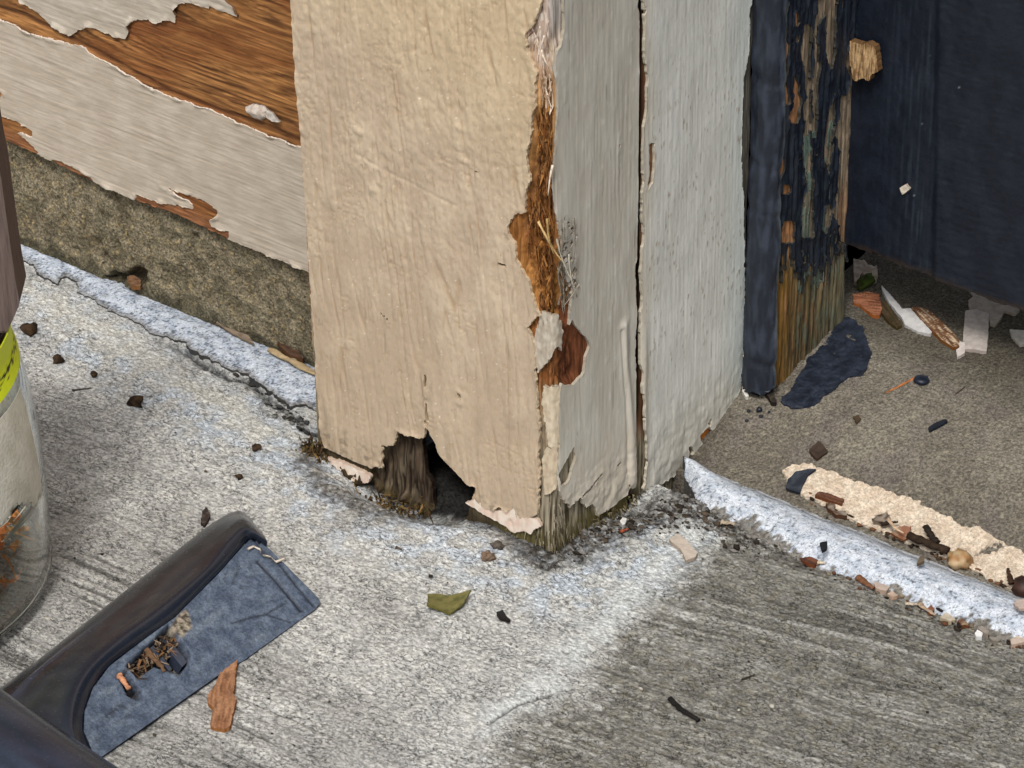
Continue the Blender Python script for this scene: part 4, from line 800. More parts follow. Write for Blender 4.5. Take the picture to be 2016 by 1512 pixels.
# ---- along the foot of the white bead
chip('wood_chip', 'rusty wood crumbs at foot of white bead near the dirt', 'wood chip', Z9([(755,735),(820,720),(850,745),(835,775),(790,765)]), on='slab', ca=(132,74,42), cb=(84,48,30), lift=1.4, seed=44, mat=M_debris, jag=.5)
rod('splinter', 'short cream splinter beside rusty wood crumbs at bead foot', 'splinter', Z9([(845,765)])[0], Z9([(888,772)])[0], on='slab', r=.6, colr=(206,192,166), lift=1.6, seed=45)
rod('splinter', 'brown splinter left of the square pink chip at bead foot', 'splinter', Z9([(1070,845)])[0], Z9([(1160,908)])[0], on='slab', r=1.2, colr=(120,82,58), lift=1.3, seed=46)
chip('paint_flake', 'square pinkish paint chip leaning at the foot of white bead', 'paint flake', Z9([(1165,880),(1205,830),(1245,835),(1272,872),(1235,925),(1175,908)]), on='slab', ca=(204,178,158), cb=(190,166,148), lift=1.8, seed=47, jag=.12)
chip('paint_flake', 'small curled peach paint chip just right of the square chip', 'paint flake', Z9([(1240,935),(1270,920),(1300,945),(1270,955)]), on='slab', ca=(214,180,152), lift=1.3, seed=48, jag=.12)
rod('splinter', 'thin beige splinter at bead foot, middle of its length', 'splinter', Z9([(1340,993)])[0], Z9([(1410,998)])[0], on='slab', r=.6, colr=(190,176,156), lift=1.2, seed=49)
rod('splinter', 'long curved tan splinter at bead foot beside rusty speck', 'splinter', Z9([(1425,995)])[0], Z9([(1512,1062)])[0], on='slab', r=.7, colr=(170,148,124), lift=1.3, bend=.05, seed=50)
chip('leaf_bit', 'rusty leaf speck touching the curved tan splinter', 'leaf bit', Z9([(1465,1025),(1490,1005),(1508,1025),(1485,1045)]), on='slab', ca=(150,84,48), lift=2.2, seed=51, mat=M_leaf)
chip('paint_flake', 'ragged cream paint chip at bead foot right of curved splinter', 'paint flake', Z9([(1540,1070),(1575,1040),(1625,1080),(1600,1095)]), on='slab', ca=(206,190,160), lift=1.5, seed=52)
chip('wood_chip', 'cluster of brown wood crumbs left of the bright white chip', 'wood chip', Z9([(1640,1085),(1670,1075),(1700,1110),(1665,1115)]), on='slab', ca=(120,76,48), cb=(170,140,104), lift=1.2, seed=53, jag=.5, mat=M_debris)
chip('paint_flake', 'bright white paint chip at foot of the white bead', 'paint flake', Z9([(1735,1160),(1750,1142),(1780,1158),(1776,1184),(1742,1180)]), on='slab', ca=(244,244,242), lift=1.6, seed=54, jag=.08)
chip('paint_flake', 'grey beige chip right behind the bright white chip', 'paint flake', Z9([(1750,1135),(1775,1122),(1815,1150),(1812,1172),(1782,1158)]), on='slab', ca=(172,158,144), lift=2.0, seed=55, jag=.1)
chip('paint_flake', 'long grey flake lying right of the bright white chip', 'paint flake', Z9([(1815,1180),(1870,1185),(1875,1203),(1835,1200)]), on='slab', ca=(150,140,126), lift=1.2, seed=56, jag=.1)
chip('paint_flake', 'peach paint flake at right photo edge below the white bead', 'paint flake', Z9([(1938,1200),(1990,1175),(2070,1150),(2070,1200),(1990,1222),(1942,1232)]), on='slab', ca=(212,188,166), lift=2.2, seed=57, jag=.15)
# ---- on the slab
chip('paint_flake', 'rectangular beige paint chip on slab in front of white bead end', 'paint flake', Z9([(5,628),(55,600),(90,625),(165,705),(150,730),(100,748),(70,690),(18,650)]), on='slab', ca=(206,188,168), cb=(194,176,158), lift=1.2, seed=60, jag=.12)
chip('paint_flake', 'tiny white flake on dirt at right foot of the casing', 'paint flake', [(1220,1030),(1226,1020),(1234,1022),(1231,1036),(1226,1040)], on='slab', ca=(236,232,228), lift=2.0, seed=61, jag=.05)
rod('splinter', 'tiny orange red splinter under tiny white flake by casing', 'splinter', (1222,1052), (1237,1045), on='slab', r=.6, colr=(150,80,55), lift=1.0, seed=62)
rod('splinter', 'beige splinter on dark dirt below the white bead end', 'splinter', Z9([(298,540)])[0], Z9([(376,552)])[0], on='slab', r=.8, colr=(176,160,138), lift=1.6, bend=-.08, seed=63)
chip('leaf', 'small torn olive green leaf lying on pale slab', 'leaf', ZB([(408,505),(470,500),(530,512),(600,508),(658,505),(612,560),(532,616),(470,592),(404,582),(412,540)]), on='slab', ca=(122,116,44), cb=(88,88,26), lift=1.0, curl=1.2, seed=64, jag=.12, mat=M_leaf)
chip('bark_flake', 'curled black flake on slab right of the olive leaf', 'flake', ZB([(800,612),(835,604),(878,650),(870,665),(835,648),(812,635)]), on='slab', ca=(38,36,34), lift=.9, seed=65, curl=.8, jag=.1)
rod('twig', 'black twig lying on the dark half of the slab', 'twig', ZB([(1782,1090)])[0], ZB([(1948,1212)])[0], on='slab', r=.75, colr=(34,32,30), seed=66, bend=.06, taper=.1)
rod('twig', 'thin dark twig on slab between the leaf and the right photo edge', 'twig', (1460,1340), (1486,1330), on='slab', r=.4, colr=(60,54,46), seed=67)
lump('pebble', 'rounded brown pebble on slab before the casing corner', 'pebble', (962,1102), 1.9, (124,106,90), on='slab', seed=68, colr2=(104,84,66), amp=.6, sub=3)
lump('pebble', 'grey brown pebble just left of the casing corner foot', 'pebble', (980,1078), 1.5, (100,92,84), on='slab', seed=69, amp=.7, sub=3)
for i, (p, r_, lb) in enumerate([((58,658),2.7,'crumbly brown soil clod nearest the glass jar'), ((116,714),1.9,'brown soil clod second from the glass jar'), ((268,798),2.2,'brown soil clod on slab midway to the casing'), ((185,740),1.2,'small dark soil crumb between two brown clods'), ((505,884),1.3,'black soil crumb on slab left of the casing foot'), ((72,856),1.2,'black soil crumb touching right side of the glass jar'), ((472,942),1.2,'black crumb on slab between nozzle tip and casing')]):
    lump('soil_clod', lb, 'soil clod', p, r_, (72,56,40), on='slab', seed=70+i, amp=.6, colr2=(34,28,22), sub=2)
rod('twig', 'dark twig lying on slab right of the brown clods', 'twig', (142,770), (180,765), on='slab', r=.35, colr=(66,58,50), seed=78)
chip('bark_flake', 'dark curled bark bit on slab behind the nozzle tip', 'flake', [(398,1012),(408,1002),(414,1020),(404,1040),(396,1034)], on='slab', ca=(58,48,44), cb=(96,80,70), lift=1.0, seed=79)
# ---- behind the left fillet
chip('bark_flake', 'tan oval bark flake lying on the left white fillet', 'flake', ZL([(1228,545),(1262,525),(1340,560),(1402,610),(1442,668),(1380,640),(1290,592)]), on='slab', z0=2.4, ca=(158,136,110), cb=(132,112,88), lift=1.2, seed=80, curl=.8)
rod('stick', 'long beige stick along the left fillet by the casing', 'stick', ZL([(1530,705)])[0], ZL([(1830,862)])[0], on='slab', z0=2.4, r=1.1, colr=(176,154,118), seed=81, taper=.1, lift=1.2)
chip('wood_chip', 'dark brown bark chunk between beige stick and foundation wall', 'wood chip', ZL([(1575,660),(1640,675),(1700,720),(1720,760),(1640,735),(1590,690)]), on='slab', z0=4, ca=(104,72,48), cb=(74,50,34), lift=2.2, seed=82, mat=M_debris)
lump('pebble', 'grey beige pebble beside the beige stick on left fillet', 'pebble', ZL([(1675,752)])[0], 2.6, (150,136,112), on='slab', z0=2.5, seed=83, sq=(1.3, .8, .6))
chip('wood_chip', 'orange wood scrap in the broken hollow of foundation wall', 'wood chip', ZL([(720,290),(760,285),(800,310),(800,345),(750,345)]), on='slab', z0=5, ca=(150,104,62), cb=(110,74,44), lift=2, seed=84, mat=M_debris)
# ---- splinter under the nozzle
chip('wood_chip', 'long orange fibrous wood chip on slab beside the black nozzle', 'wood chip', zoomed([(1190,960),(1258,935),(1250,1020),(1236,1140),(1252,1160),(1217,1310),(1187,1325),(1115,1310),(1130,1210),(1100,1180),(1105,1130),(1140,1090)], 0, 950, 2.688), on='slab', ca=(190,130,78), cb=(150,92,48), lift=1.6, grain=150, mat=M_debris, seed=85, cont=.8)
# ---- things stuck on the uprights
def stuck(name, label, cat, px, frame, mapper, ca, cb, lift, seed, th=1., jag=.2, grain=False, parent=None, mat=None, bulge=0):
    pl = frame(px); p = np.array(pl); u = np.arange(p[:, 0].min()-1, p[:, 0].max()+1, .35); v = np.arange(p[:, 1].min()-1, p[:, 1].max()+1, .35)
    U, Z = np.meshgrid(u, v, indexing='ij'); k = sdf(U, Z, pl)+jag*fbm(U/1.2, Z/1.2, 3, seed)
    g = fbm(U/.5, Z/6, 3, seed+1) if grain else fbm(U/1.6, Z/1.6, 3, seed+1)
    h = lift+(.35 if grain else .15)*g+bulge*np.sqrt(np.clip(k/2.5, 0, 1)); c = mix(s(*ca), s(*cb), sst(-.3, .4, g))
    if grain: c = mix(c, c*.35, .8*sst(.15, .5, -fbm(U/.45, Z/5, 2, seed+2)))
    o = sheet(name, mapper, u, v, h, c, mat or M_chip, parent, k, th, s(*cb)*.6, .35)
    return tag(o, label, cat) if parent is None else o
D7 = lambda pts: zoomed(pts, 1350, 0, 3.024)
stuck('wood_chip', 'torn fibrous tan wood chip stuck between door stop and navy door', 'wood chip', D7([(985,240),(1060,262),(1090,250),(1132,275),(1152,420),(1110,440),(1100,482),(1060,460),(1020,480),(1000,462),(980,350)]), lambda p: XZ(p, 128.5), mapF(128.5), (192,160,118), (130,98,64), .6, 90, 2.5, grain=True, mat=M_debris)
stuck('paint_flake', 'small cream paint flake stuck on the navy door face', 'paint flake', D7([(1283,1112),(1320,1090),(1345,1120),(1300,1152)]), lambda p: XZ(p, DY), mapF(DY), (216,204,186), (200,188,172), 1.0, 91, .9, .05)
stuck('nail_head', None, None, zoomed([(1400,602),(1440,585),(1500,595),(1522,620),(1522,660),(1495,678),(1450,662),(1410,632)], 0, 0, 2.88), lambda p: XZ(p, SY), mapF(SY), (206,194,182), (180,166,152), .6, 92, 2.0, .25, parent=sb, bulge=1.8)
stuck('putty_flap', None, None, zoomed([(1532,615),(1562,630),(1606,682),(1560,678),(1530,655)], 0, 0, 2.88), lambda p: XZ(p, SY), mapF(SY), (214,206,196), (190,180,168), 1.6, 93, .6, .15, parent=sb)
# splinters on the casing arris
def cpt(px, py, off=.8):
    q = onY(-off)((px, py)); return q
for i, (a_, b_, r_, cc_) in enumerate([((1060,436),(1112,522),.5,(206,176,122)), ((1088,325),(1079,384),.45,(238,222,200)), ((1078,430),(1090,500),.4,(170,140,90)), ((1096,470),(1130,560),.35,(176,168,150)), ((1110,440),(1100,520),.35,(150,140,124)), ((1120,500),(1136,585),.35,(168,160,146)), ((1140,560),(1108,605),.35,(190,178,160)), ((1050,62),(1038,75),.35,(120,90,70)), ((1064,52),(1050,92),.35,(214,196,176)), ((1072,70),(1060,110),.4,(226,210,194)), ((1080,40),(1074,100),.35,(180,160,144)), ((1066,96),(1078,128),.4,(220,200,180)), ((1130,430),(1128,520),.3,(130,122,110))]):
    rod('splinter', None, None, None, None, r=r_, colr=cc_, parent=cas, seed=100+i, P=[cpt(*a_, 1.2 if a_[0] < 1092 else -2), cpt(*b_, 2.2 if b_[0] < 1092 else -2)], bend=.06, taper=.6, n=7, m=5)
# ragged mossy fibres round the rotten foot (one mass)
V, F, C_ = [], [], []
rr = np.random.default_rng(5)
def add_sliver(p, d, r, c_):
    n0 = len(V); d = np.array(d); e = np.cross(d, [.3, .5, .8]); e = e/np.linalg.norm(e)*r; f_ = np.cross(d, e); f_ = f_/np.linalg.norm(f_)*r*.6
    for q in (p+e, p-.5*e+f_, p-.5*e-f_): V.append(q); C_.append(c_)
    V.append(p+d); C_.append(c_*1.2)
    F.extend([(n0, n0+1, n0+3), (n0+1, n0+2, n0+3), (n0+2, n0, n0+3)])
foot_line = np.array([onY(-1.5)(p) for p in [(604,900),(622,885),(640,930),(660,950),(690,975),(720,995),(760,1008),(800,1012),(850,1008)]])
for i in range(520):
    t = rr.random()**1.2*(len(foot_line)-1); k_ = int(min(t, len(foot_line)-2)); p = foot_line[k_]*(1-t+k_)+foot_line[k_+1]*(t-k_)
    p = p+rr.normal(size=3)*[1.5, 1.2, 1.6]; p[2] = max(p[2]+1.5, -8)
    cs_ = [s(70,52,34), s(96,76,44), s(76,68,40), s(48,36,26), s(120,96,60)][rr.integers(5)]
    add_sliver(p, [rr.normal()*1.6, -abs(rr.normal())*1.4, rr.normal()*2.0-.8], .28+.35*rr.random(), cs_)
for i in range(150):      # the same at the casing's rotten right foot
    t = rr.random(); p = onX(.6)((1170+t*130, 1035-t*75))+rr.normal(size=3)*[.5, 1.2, 1.4]
    add_sliver(p, [abs(rr.normal())*.6, rr.normal()*.6, -abs(rr.normal())*2.4], .3+.3*rr.random(), [s(120,110,78), s(90,80,54), s(150,140,116)][rr.integers(3)])
for i in range(430):
    zz = 70+rr.random()*90; top_ = zz > 140
    q = np.array([-1.0-rr.random()*(9 if 95 < zz < 112 else 5), 1.2+rr.normal()*.4, zz])
    kq = sdf(np.array([q[0]]), np.array([zz]), FRONT)[0]
    if kq > -.8: continue
    cs_ = [s(206,184,160), s(178,150,124), s(226,208,188)][rr.integers(3)] if top_ else [s(150,98,50), s(112,70,36), s(176,122,66), s(84,54,30), s(132,92,56)][rr.integers(5)]
    add_sliver(q, [rr.normal()*.7, -abs(rr.normal())*.8, (2+4*rr.random())*(1 if rr.random() < .5 else -1)], .25+.3*rr.random(), cs_)
for i in range(160):
    q = onX(-.3)((1098+rr.random()*36, 435+rr.random()*165)); cs_ = [s(150,142,128), s(184,176,160), s(110,100,88), s(130,120,100)][rr.integers(4)]
    add_sliver(q, [abs(rr.normal())*.7, rr.normal()*.8, (1.5+4*rr.random())*(1 if rr.random() < .5 else -1)], .2+.25*rr.random(), cs_)
for i in range(260):      # grey fibre ends at the arris foot
    t = rr.random()*2-1; zz = abs(rr.normal())*9
    q = np.array([-abs(t)*22, .9, zz]) if t < 0 else np.array([-.9, t*20, zz])
    if t < 0 and sdf(np.array([q[0]]), np.array([zz]), FRONT)[0] > -.5: continue
    if t > 0 and sdf(np.array([q[1]]), np.array([zz]), SIDE)[0] > -.5: continue
    o_ = np.array([0, -.6, 0]) if t < 0 else np.array([.6, 0, 0])
    add_sliver(q, o_*abs(rr.normal())+[0, 0, -(2+4*rr.random())], .25+.35*rr.random(), [s(150,140,118), s(110,100,78), s(72,64,46), s(176,166,146)][rr.integers(4)])
o = faces('rotten_fibres', V, F, np.array(C_), M_debris, cas); o['kind'] = 'stuff'
# dirt crumbs (nobody could count them)
V, F, C_ = [], [], []
def crumb(q, r, c_, seed):
    v_, f_ = lumpm(q, r, seed, 1, (1+.5*rr.random(), 1-.4*rr.random(), .6), .8); n0 = len(V); V.extend(v_); F.extend([[n0+i for i in f] for f in f_]); C_.extend([c_*(.8+.4*rr.random())]*len(v_))
dirt_line = [(1110,1080),(1180,1050),(1240,1025),(1290,1015),(1345,1000),(1400,1025),(1470,1060),(1540,1085)]
for i in range(520):
    t = rr.random()*(len(dirt_line)-1); k_ = int(t); f_ = t-k_
    p = np.array(dirt_line[k_])*(1-f_)+np.array(dirt_line[min(k_+1, 7)])*f_+rr.normal(size=2)*[14, 16]
    q = onZ(0)(p); q[2] = float(surf_slab(q[0], q[1])); r_ = .3+.9*rr.random()**4; q[2] += r_*.3
    crumb(q, r_, [s(58,52,46), s(96,92,86), s(120,116,110), s(44,38,32), s(84,74,62)][rr.integers(5)], int(rr.integers(9999)))
for i in range(90):
    t = rr.random(); p = np.array([1560+t*470, 1100+t*185])+rr.normal(size=2)*[6, 7]
    q = onZ(0)(p); r_ = .3+.7*rr.random()**2; q[2] = r_*.5
    crumb(q, r_, [s(58,50,42), s(90,74,60), s(124,110,94), s(40,34,30), s(98,66,48)][rr.integers(5)], int(rr.integers(9999)))
for i in range(110):
    t = rr.random(); p = np.array([1590+t*430, 985+t*180])+rr.normal(size=2)*[6, 6]
    q = onSill(p); r_ = .3+.7*rr.random()**2; q[2] = sillz(q[1])+r_*.5
    crumb(q, r_, [s(70,56,44), s(110,78,54), s(52,42,34)][rr.integers(3)], int(rr.integers(9999)))
for i in range(150):
    t = rr.random(); p = np.array([430+t*190, 690+t*165])+rr.normal(size=2)*[8, 9]
    q = onZ(0)(p); r_ = .3+.8*rr.random()**2; q[2] = float(surf_slab(q[0], q[1]))+r_*.4
    crumb(q, r_, [s(70,70,70), s(110,110,106), s(52,50,46)][rr.integers(3)], int(rr.integers(9999)))
for i in range(130):
    p = np.array([20+rr.random()*1950, 700+rr.random()*800]); q = onZ(0)(p)
    if q[1] > 15 or (q[0] < 2 and q[1] > -3): continue
    r_ = .25+.5*rr.random()**2; q[2] = float(surf_slab(q[0], q[1]))+r_*.3
    crumb(q, r_, [s(46,42,38), s(80,72,60), s(190,184,170)][rr.integers(3)], int(rr.integers(9999)))
o = faces('dirt_crumbs', V, F, np.array(C_), M_dirt, None, True); tag(o, 'loose dirt crumbs strewn along the bead and casing foot', 'dirt', kind='stuff')

# =================================================================== VACUUM NOZZLE
A = onZ(1.)((630, 1186)); B = onZ(1.)((190, 1497)); e1 = (B-A)/np.linalg.norm(B-A)
v_ = ray(480, 1035); Cc = CAM+v_*(((A-CAM)@e1)/(v_@e1)); e2 = Cc-A; e2 = e2-(e2@e1)*e1; e2 = e2/np.linalg.norm(e2); en = np.cross(e1, e2)
if en@(CAM-A) < 0: en = -en
def onPlate(p, h=0.):
    v = ray(*p); t = ((A+en*h-CAM)@en)/(v@en); return CAM+v*t
def PQ(pts): return [((q-A)@e1, (q-A)@e2) for q in (onPlate(p) for p in pts)]
def mapP(a, b, h): return A+a[:, None]*e1+b[:, None]*e2+h[:, None]*en
noz = empty('vacuum_nozzle', (A+B)/2*np.array([1, 1, 0]), 'black plastic vacuum nozzle with dusty sole lying on slab at lower left', 'vacuum nozzle')
K0 = [(524,1078),(494,1060),(470,1085),(430,1130),(345,1215),(280,1262),(215,1312),(183,1355),(167,1400),(165,1440),(187,1495)]
SOLE = PQ([(480,1035),(500,1042),(520,1070),(600,1150),(622,1172),(631,1184),(622,1198),(480,1300),(440,1322),(190,1497)]+K0[::-1][1:])
NZ = lambda pts: PQ(zoomed(pts, 0, 1000, 2.953))
p = np.array(SOLE); u = np.arange(p[:, 0].min()-2, p[:, 0].max()+2, .45); v = np.arange(p[:, 1].min()-2, p[:, 1].max()+2, .45)
P_, Q_ = np.meshgrid(u, v, indexing='ij')
h = .12*fbm(P_/6, Q_/6, 2, 1101)+.08*fbm(P_/1.4, Q_/1.4, 3, 1102)
n1 = fbm(P_/4, Q_/4, 3, 1103); n2 = fbm(P_/1.3, Q_/1.3, 3, 1104)
c = mix(s(70,82,100), s(98,110,126), sst(-.7, .8, n1+.3*n2)); c = mix(c, s(128,140,150), .45*sst(.2, .9, fbm(P_/14, Q_/4, 3, 1106))); c = mix(c, s(44,50,62), .5*sst(.5, .9, fbm(P_/.9, Q_/1.2, 2, 1105)))
for ln, w_, dp, dk in [([(1500,310),(1640,460),(1750,595)], .55, .8, .9), ([(1630,330),(1740,470),(1830,575)], .35, .6, .9), ([(1430,120),(1500,210),(1600,310)], 1.0, .4, .5), ([(1650,560),(1540,620),(1400,655),(1350,670)], .3, .1, .8), ([(1550,620),(1680,665)], .3, .1, .7), ([(1350,440),(1390,350)], .3, .1, .6)]:
    b_ = band(P_, Q_, NZ(ln)); h -= dp*np.exp(-(b_/w_)**2); c = mix(c, s(24,28,38), dk*np.exp(-(b_/(w_*1.1))**2))
slot = np.maximum(sdf(P_, Q_, NZ([(735,915),(900,760),(985,672),(1108,840),(1104,885),(1040,970),(985,950),(895,920),(800,990)])), sdf(P_, Q_, NZ([(690,975),(740,940),(780,1000),(832,1080),(800,1118),(745,1090)])))
sm = sst(-.2, .5, slot); h -= 7*sm; c = mix(c, mix(s(46,38,32), s(92,74,56), sst(.1, .5, n2)), sm)
dust = sst(-.3, .6, sdf(P_, Q_, NZ([(985,690),(1040,610),(1090,585),(1122,690),(1060,760)]))); c = mix(c, mix(s(150,140,122), s(70,62,54), sst(-.1, .3, n2)), dust); h += dust*.3*n2
c = mix(c, s(34,34,38), .7*sst(-.5, 1, sdf(P_, Q_, NZ([(600,1190),(720,1120),(740,1170),(640,1240),(590,1230)])))*sst(-.2, .2, n2))
sole = sheet('sole_plate', mapP, u, v, h, c, M_dust, noz, sdf(P_, Q_, SOLE), 5, s(40,46,56), .45)
for pts in ([(930,765),(962,738),(1088,895),(1058,925)], [(872,815),(892,798),(1000,935),(980,945)]):   # ribs across the suction mouth
    q = [onPlate(z_, -2.0) for z_ in zoomed(pts, 0, 1000, 2.953)]; V = q+[a_-en*4 for a_ in q]
    faces('rib', V, [(0,1,2,3),(0,4,5,1),(1,5,6,2),(2,6,7,3),(3,7,4,0)], s(56,64,80), M_plastic, noz)
rod('splinter', 'peach wood sliver caught in the suction mouth of the nozzle', 'splinter', None, None, r=.9, colr=(196,140,106), seed=120, P=[onPlate(zoomed([(690,965)], 0, 1000, 2.953)[0], .5), onPlate(zoomed([(750,1055)], 0, 1000, 2.953)[0], .5)], taper=.3)
rod('splinter', 'brown wood sliver across the ribs of the nozzle mouth', 'splinter', None, None, r=.9, colr=(110,84,62), seed=121, P=[onPlate(zoomed([(850,820)], 0, 1000, 2.953)[0], .3), onPlate(zoomed([(960,950)], 0, 1000, 2.953)[0], .3)], taper=.3)
V, F, C_ = [], [], []; rr = np.random.default_rng(9)
def add_sliver2(p, d, r, c_):
    n0 = len(V); e = np.cross(d, [.3, .5, .8]); e = e/np.linalg.norm(e)*r; f_ = np.cross(d, e); f_ = f_/np.linalg.norm(f_)*r*.6
    V.extend([p+e, p-.5*e+f_, p-.5*e-f_, p+d+.3*e, p+d-.3*f_]); C_.extend([c_]*5)
    F.extend([(n0, n0+1, n0+4, n0+3), (n0+1, n0+2, n0+4), (n0+2, n0, n0+3, n0+4)])
for i in range(140):
    a_ = rr.random(); b_ = rr.random(); z_ = (720+a_*280+b_*60, 955-a_*245+b_*70)
    p = onPlate(zoomed([z_], 0, 1000, 2.953)[0], -3.5+3.2*rr.random())
    d = e1*rr.normal()+e2*rr.normal()+en*.25*rr.normal(); d = d/np.linalg.norm(d)*(1.2+2.6*rr.random())
    add_sliver2(p, d, .2+.4*rr.random(), [s(96,80,64), s(60,50,42), s(150,130,108), s(44,40,38), s(120,88,60)][rr.integers(5)])
o = faces('packed_debris', V, F, np.array(C_), M_debris, noz); o['kind'] = 'stuff'
fl = [onPlate(z_, .6) for z_ in zoomed([(1440,240),(1470,225),(1510,240),(1525,275),(1570,285),(1600,315),(1650,295)], 0, 1000, 2.953)]
V, F = [], []
for i, q in enumerate(fl):
    for d_ in (e2*.5, en*.5, -e2*.5): V.append(q+d_)
    if i: F += [(3*i-3+j, 3*i-3+(j+1) % 3, 3*i+(j+1) % 3, 3*i+j) for j in range(3)]
tag(faces('lint', V, F, s(214,202,186), M_chip, None, True), 'pale lint thread on the front lip of the nozzle', 'lint')
def resample(pts, n):
    pts = np.asarray(pts, float); m = len(pts); t = np.linspace(0, m-1, n); out = []
    for q in t:
        i = int(min(q, m-2)); f = q-i; p0, p1, p2, p3 = pts[max(i-1, 0)], pts[i], pts[i+1], pts[min(i+2, m-1)]
        out.append(.5*((2*p1)+(-p0+p2)*f+(2*p0-5*p1+4*p2-p3)*f*f+(-p0+3*p1-3*p2+p3)*f**3))
    return np.array(out)
rows = [(K0, -.3), ([(526,1068),(490,1048),(462,1074),(418,1126),(330,1208),(258,1259),(194,1312),(163,1358),(150,1405),(150,1445),(175,1500)], 1.6),
        ([(524,1062),(485,1038),(452,1062),(405,1120),(310,1200),(235,1255),(175,1310),(145,1360),(135,1410),(140,1450),(165,1505)], 1.8),
        ([(518,1052),(480,1028),(440,1058),(380,1128),(283,1207),(200,1264),(138,1316),(106,1370),(96,1420),(104,1460),(138,1515)], -.6),
        ([(510,1042),(476,1020),(430,1052),(355,1122),(252,1203),(160,1268),(92,1322),(55,1380),(45,1430),(55,1470),(100,1530)], -3.5),
        ([(500,1030),(470,1013),(424,1036),(338,1106),(240,1184),(138,1264),(52,1334),(-10,1390),(-30,1440),(-15,1490),(40,1545)], -9),
        ([(490,1018),(464,1007),(418,1030),(328,1099),(228,1178),(118,1266),(20,1343),(-60,1400),(-90,1450),(-70,1500),(-20,1560)], -15)]
cur = [resample([onPlate(p_, h_) for p_ in pts], 70) for pts, h_ in rows]
under = cur[-1]-en*8+e2*1.0; under[:, 2] = np.maximum(under[:, 2]-6, .5); cur.append(under)
ctl = np.array(cur); fine_rows = np.array([resample(ctl[:, j], 48) for j in range(ctl.shape[1])]).transpose(1, 0, 2)
ni, nj = fine_rows.shape[:2]
ti = np.linspace(0, 1, ni)[:, None]; tj = np.linspace(0, 1, nj)[None]
rid = 1.0*np.exp(-((ti-.66)/.022)**2)*sst(.35, .6, tj)
fine_rows = fine_rows+rid[..., None]*en
idx = np.arange(ni*nj).reshape(ni, nj); Q = np.stack([idx[:-1, :-1], idx[:-1, 1:], idx[1:, 1:], idx[1:, :-1]], -1).reshape(-1, 4)
Vb = fine_rows.reshape(-1, 3); nn = fbm(Vb[:, 0]/5, Vb[:, 1]/5+Vb[:, 2]/5, 3, 1110)
cb_ = mix(s(36,38,44), s(48,49,54), sst(-.6, .8, nn)); cb_ = mix(cb_, s(92,86,80), .35*sst(.3, 1.0, fbm(Vb[:, 0]/9, Vb[:, 1]/9+Vb[:, 2]/5, 4, 1112))); bl_ = (sst(.42, .3, ti)*np.ones_like(tj)).ravel(); cb_ = mix(cb_, s(28,34,46), bl_*.85)
cb_ = mix(cb_, s(60,64,84), (.7*np.exp(-((ti-.66)/.03)**2)*sst(.35, .6, tj)).ravel()); cb_ = mix(cb_, s(160,156,150), .7*sst(1.08, 1.15, fbm(Vb[:, 0]/1.3, Vb[:, 1]/1.3+Vb[:, 2], 2, 1111)))  # bluish highlight painted along the flank ridge, then pale specks
rawmesh('body', Vb, Q.ravel(), np.arange(len(Q))*4, cb_, M_plastic, noz)
def cyl(name, a, b, r0, r1, colr, mat, parent, n=40, seg=12, seed=0, amp=0.):
    d = (b-a)/np.linalg.norm(b-a); e = np.cross(d, [0, 0, 1.]); e /= np.linalg.norm(e); f_ = np.cross(e, d); V = []
    for i in range(seg+1):
        t = i/seg
        for j in range(n):
            th = 2*math.pi*j/n; V.append(a+(b-a)*t+(r0+(r1-r0)*t)*(e*math.cos(th)+f_*math.sin(th)))
    F = [(i*n+j, i*n+(j+1) % n, (i+1)*n+(j+1) % n, (i+1)*n+j) for i in range(seg) for j in range(n)]+[tuple(range(n))[::-1], tuple(seg*n+j for j in range(n))]
    V = np.array(V); cc = mix(s(*colr), s(*colr)*1.7, sst(-.2, .5, fbm(V[:, 0]/4, V[:, 1]/4+V[:, 2]/4, 3, seed)))
    return faces(name, V, F, cc, mat, parent, True)
ta, tb = onZ(17.)((-75, 1466)), onZ(17.)((125, 1606)); td = (tb-ta)/np.linalg.norm(tb-ta)
cyl('tube', ta-td*40, tb+td*60, 17, 17, (38,44,56), M_plastic, noz, seed=1120)

# =================================================================== GLASS JAR, SHAVINGS, WOODEN BLOCK
J = onZ(0.)((-293, 1150)); dep = (J-CAM)@FW; ks_ = FPX/dep; kz = ks_*math.cos(PITCH)
prof_px = [(97,1112),(96,1060),(92,1000),(86,950),(78,890),(66,830),(52,775),(38,735),(25,705),(22,690),(22,652)]
prof = [(0.5, 0), (44, 0), (52, 1.0), (56.5, 3.5)]+[((a_+293+.10*(1150-b_))/ks_, max((1150-b_)/kz, 0)) for a_, b_ in prof_px]
def lathe(name, pr, mat, parent, colr=None, n=96, close=True):
    pr = np.array(pr); V = []; m = len(pr)
    for i in range(n):
        th = 2*math.pi*i/n
        for r_, z_ in pr: V.append(J+np.array([r_*math.cos(th), r_*math.sin(th), z_]))
    F = [(i*m+j, ((i+1) % n)*m+j, ((i+1) % n)*m+j+1, i*m+j+1) for i in range(n) for j in range(m-1)]
    if close: F += [(i*m+m-1, ((i+1) % n)*m+m-1, ((i+1) % n)*m, i*m) for i in range(n)]
    return faces(name, V, F, colr, mat, parent, True)
def smoothprof(p, n): return [tuple(q) for q in resample(p, n)]
outer = smoothprof(prof, 44); inner = [(max(r_-2.2, .4), z_+ (2.4 if z_ < 3 else 0)) for r_, z_ in outer][::-1]
jar = empty('glass_jar', J, 'clear glass jar with yellow neck band and wood shavings, cut by left edge', 'jar')
mg = bpy.data.materials.new('clear_glass'); mg.use_nodes = True; n = mg.node_tree; b = n.nodes['Principled BSDF']
b.inputs['Base Color'].default_value = (.93, .97, .94, 1); b.inputs['Transmission Weight'].default_value = 1; b.inputs['IOR'].default_value = 1.45
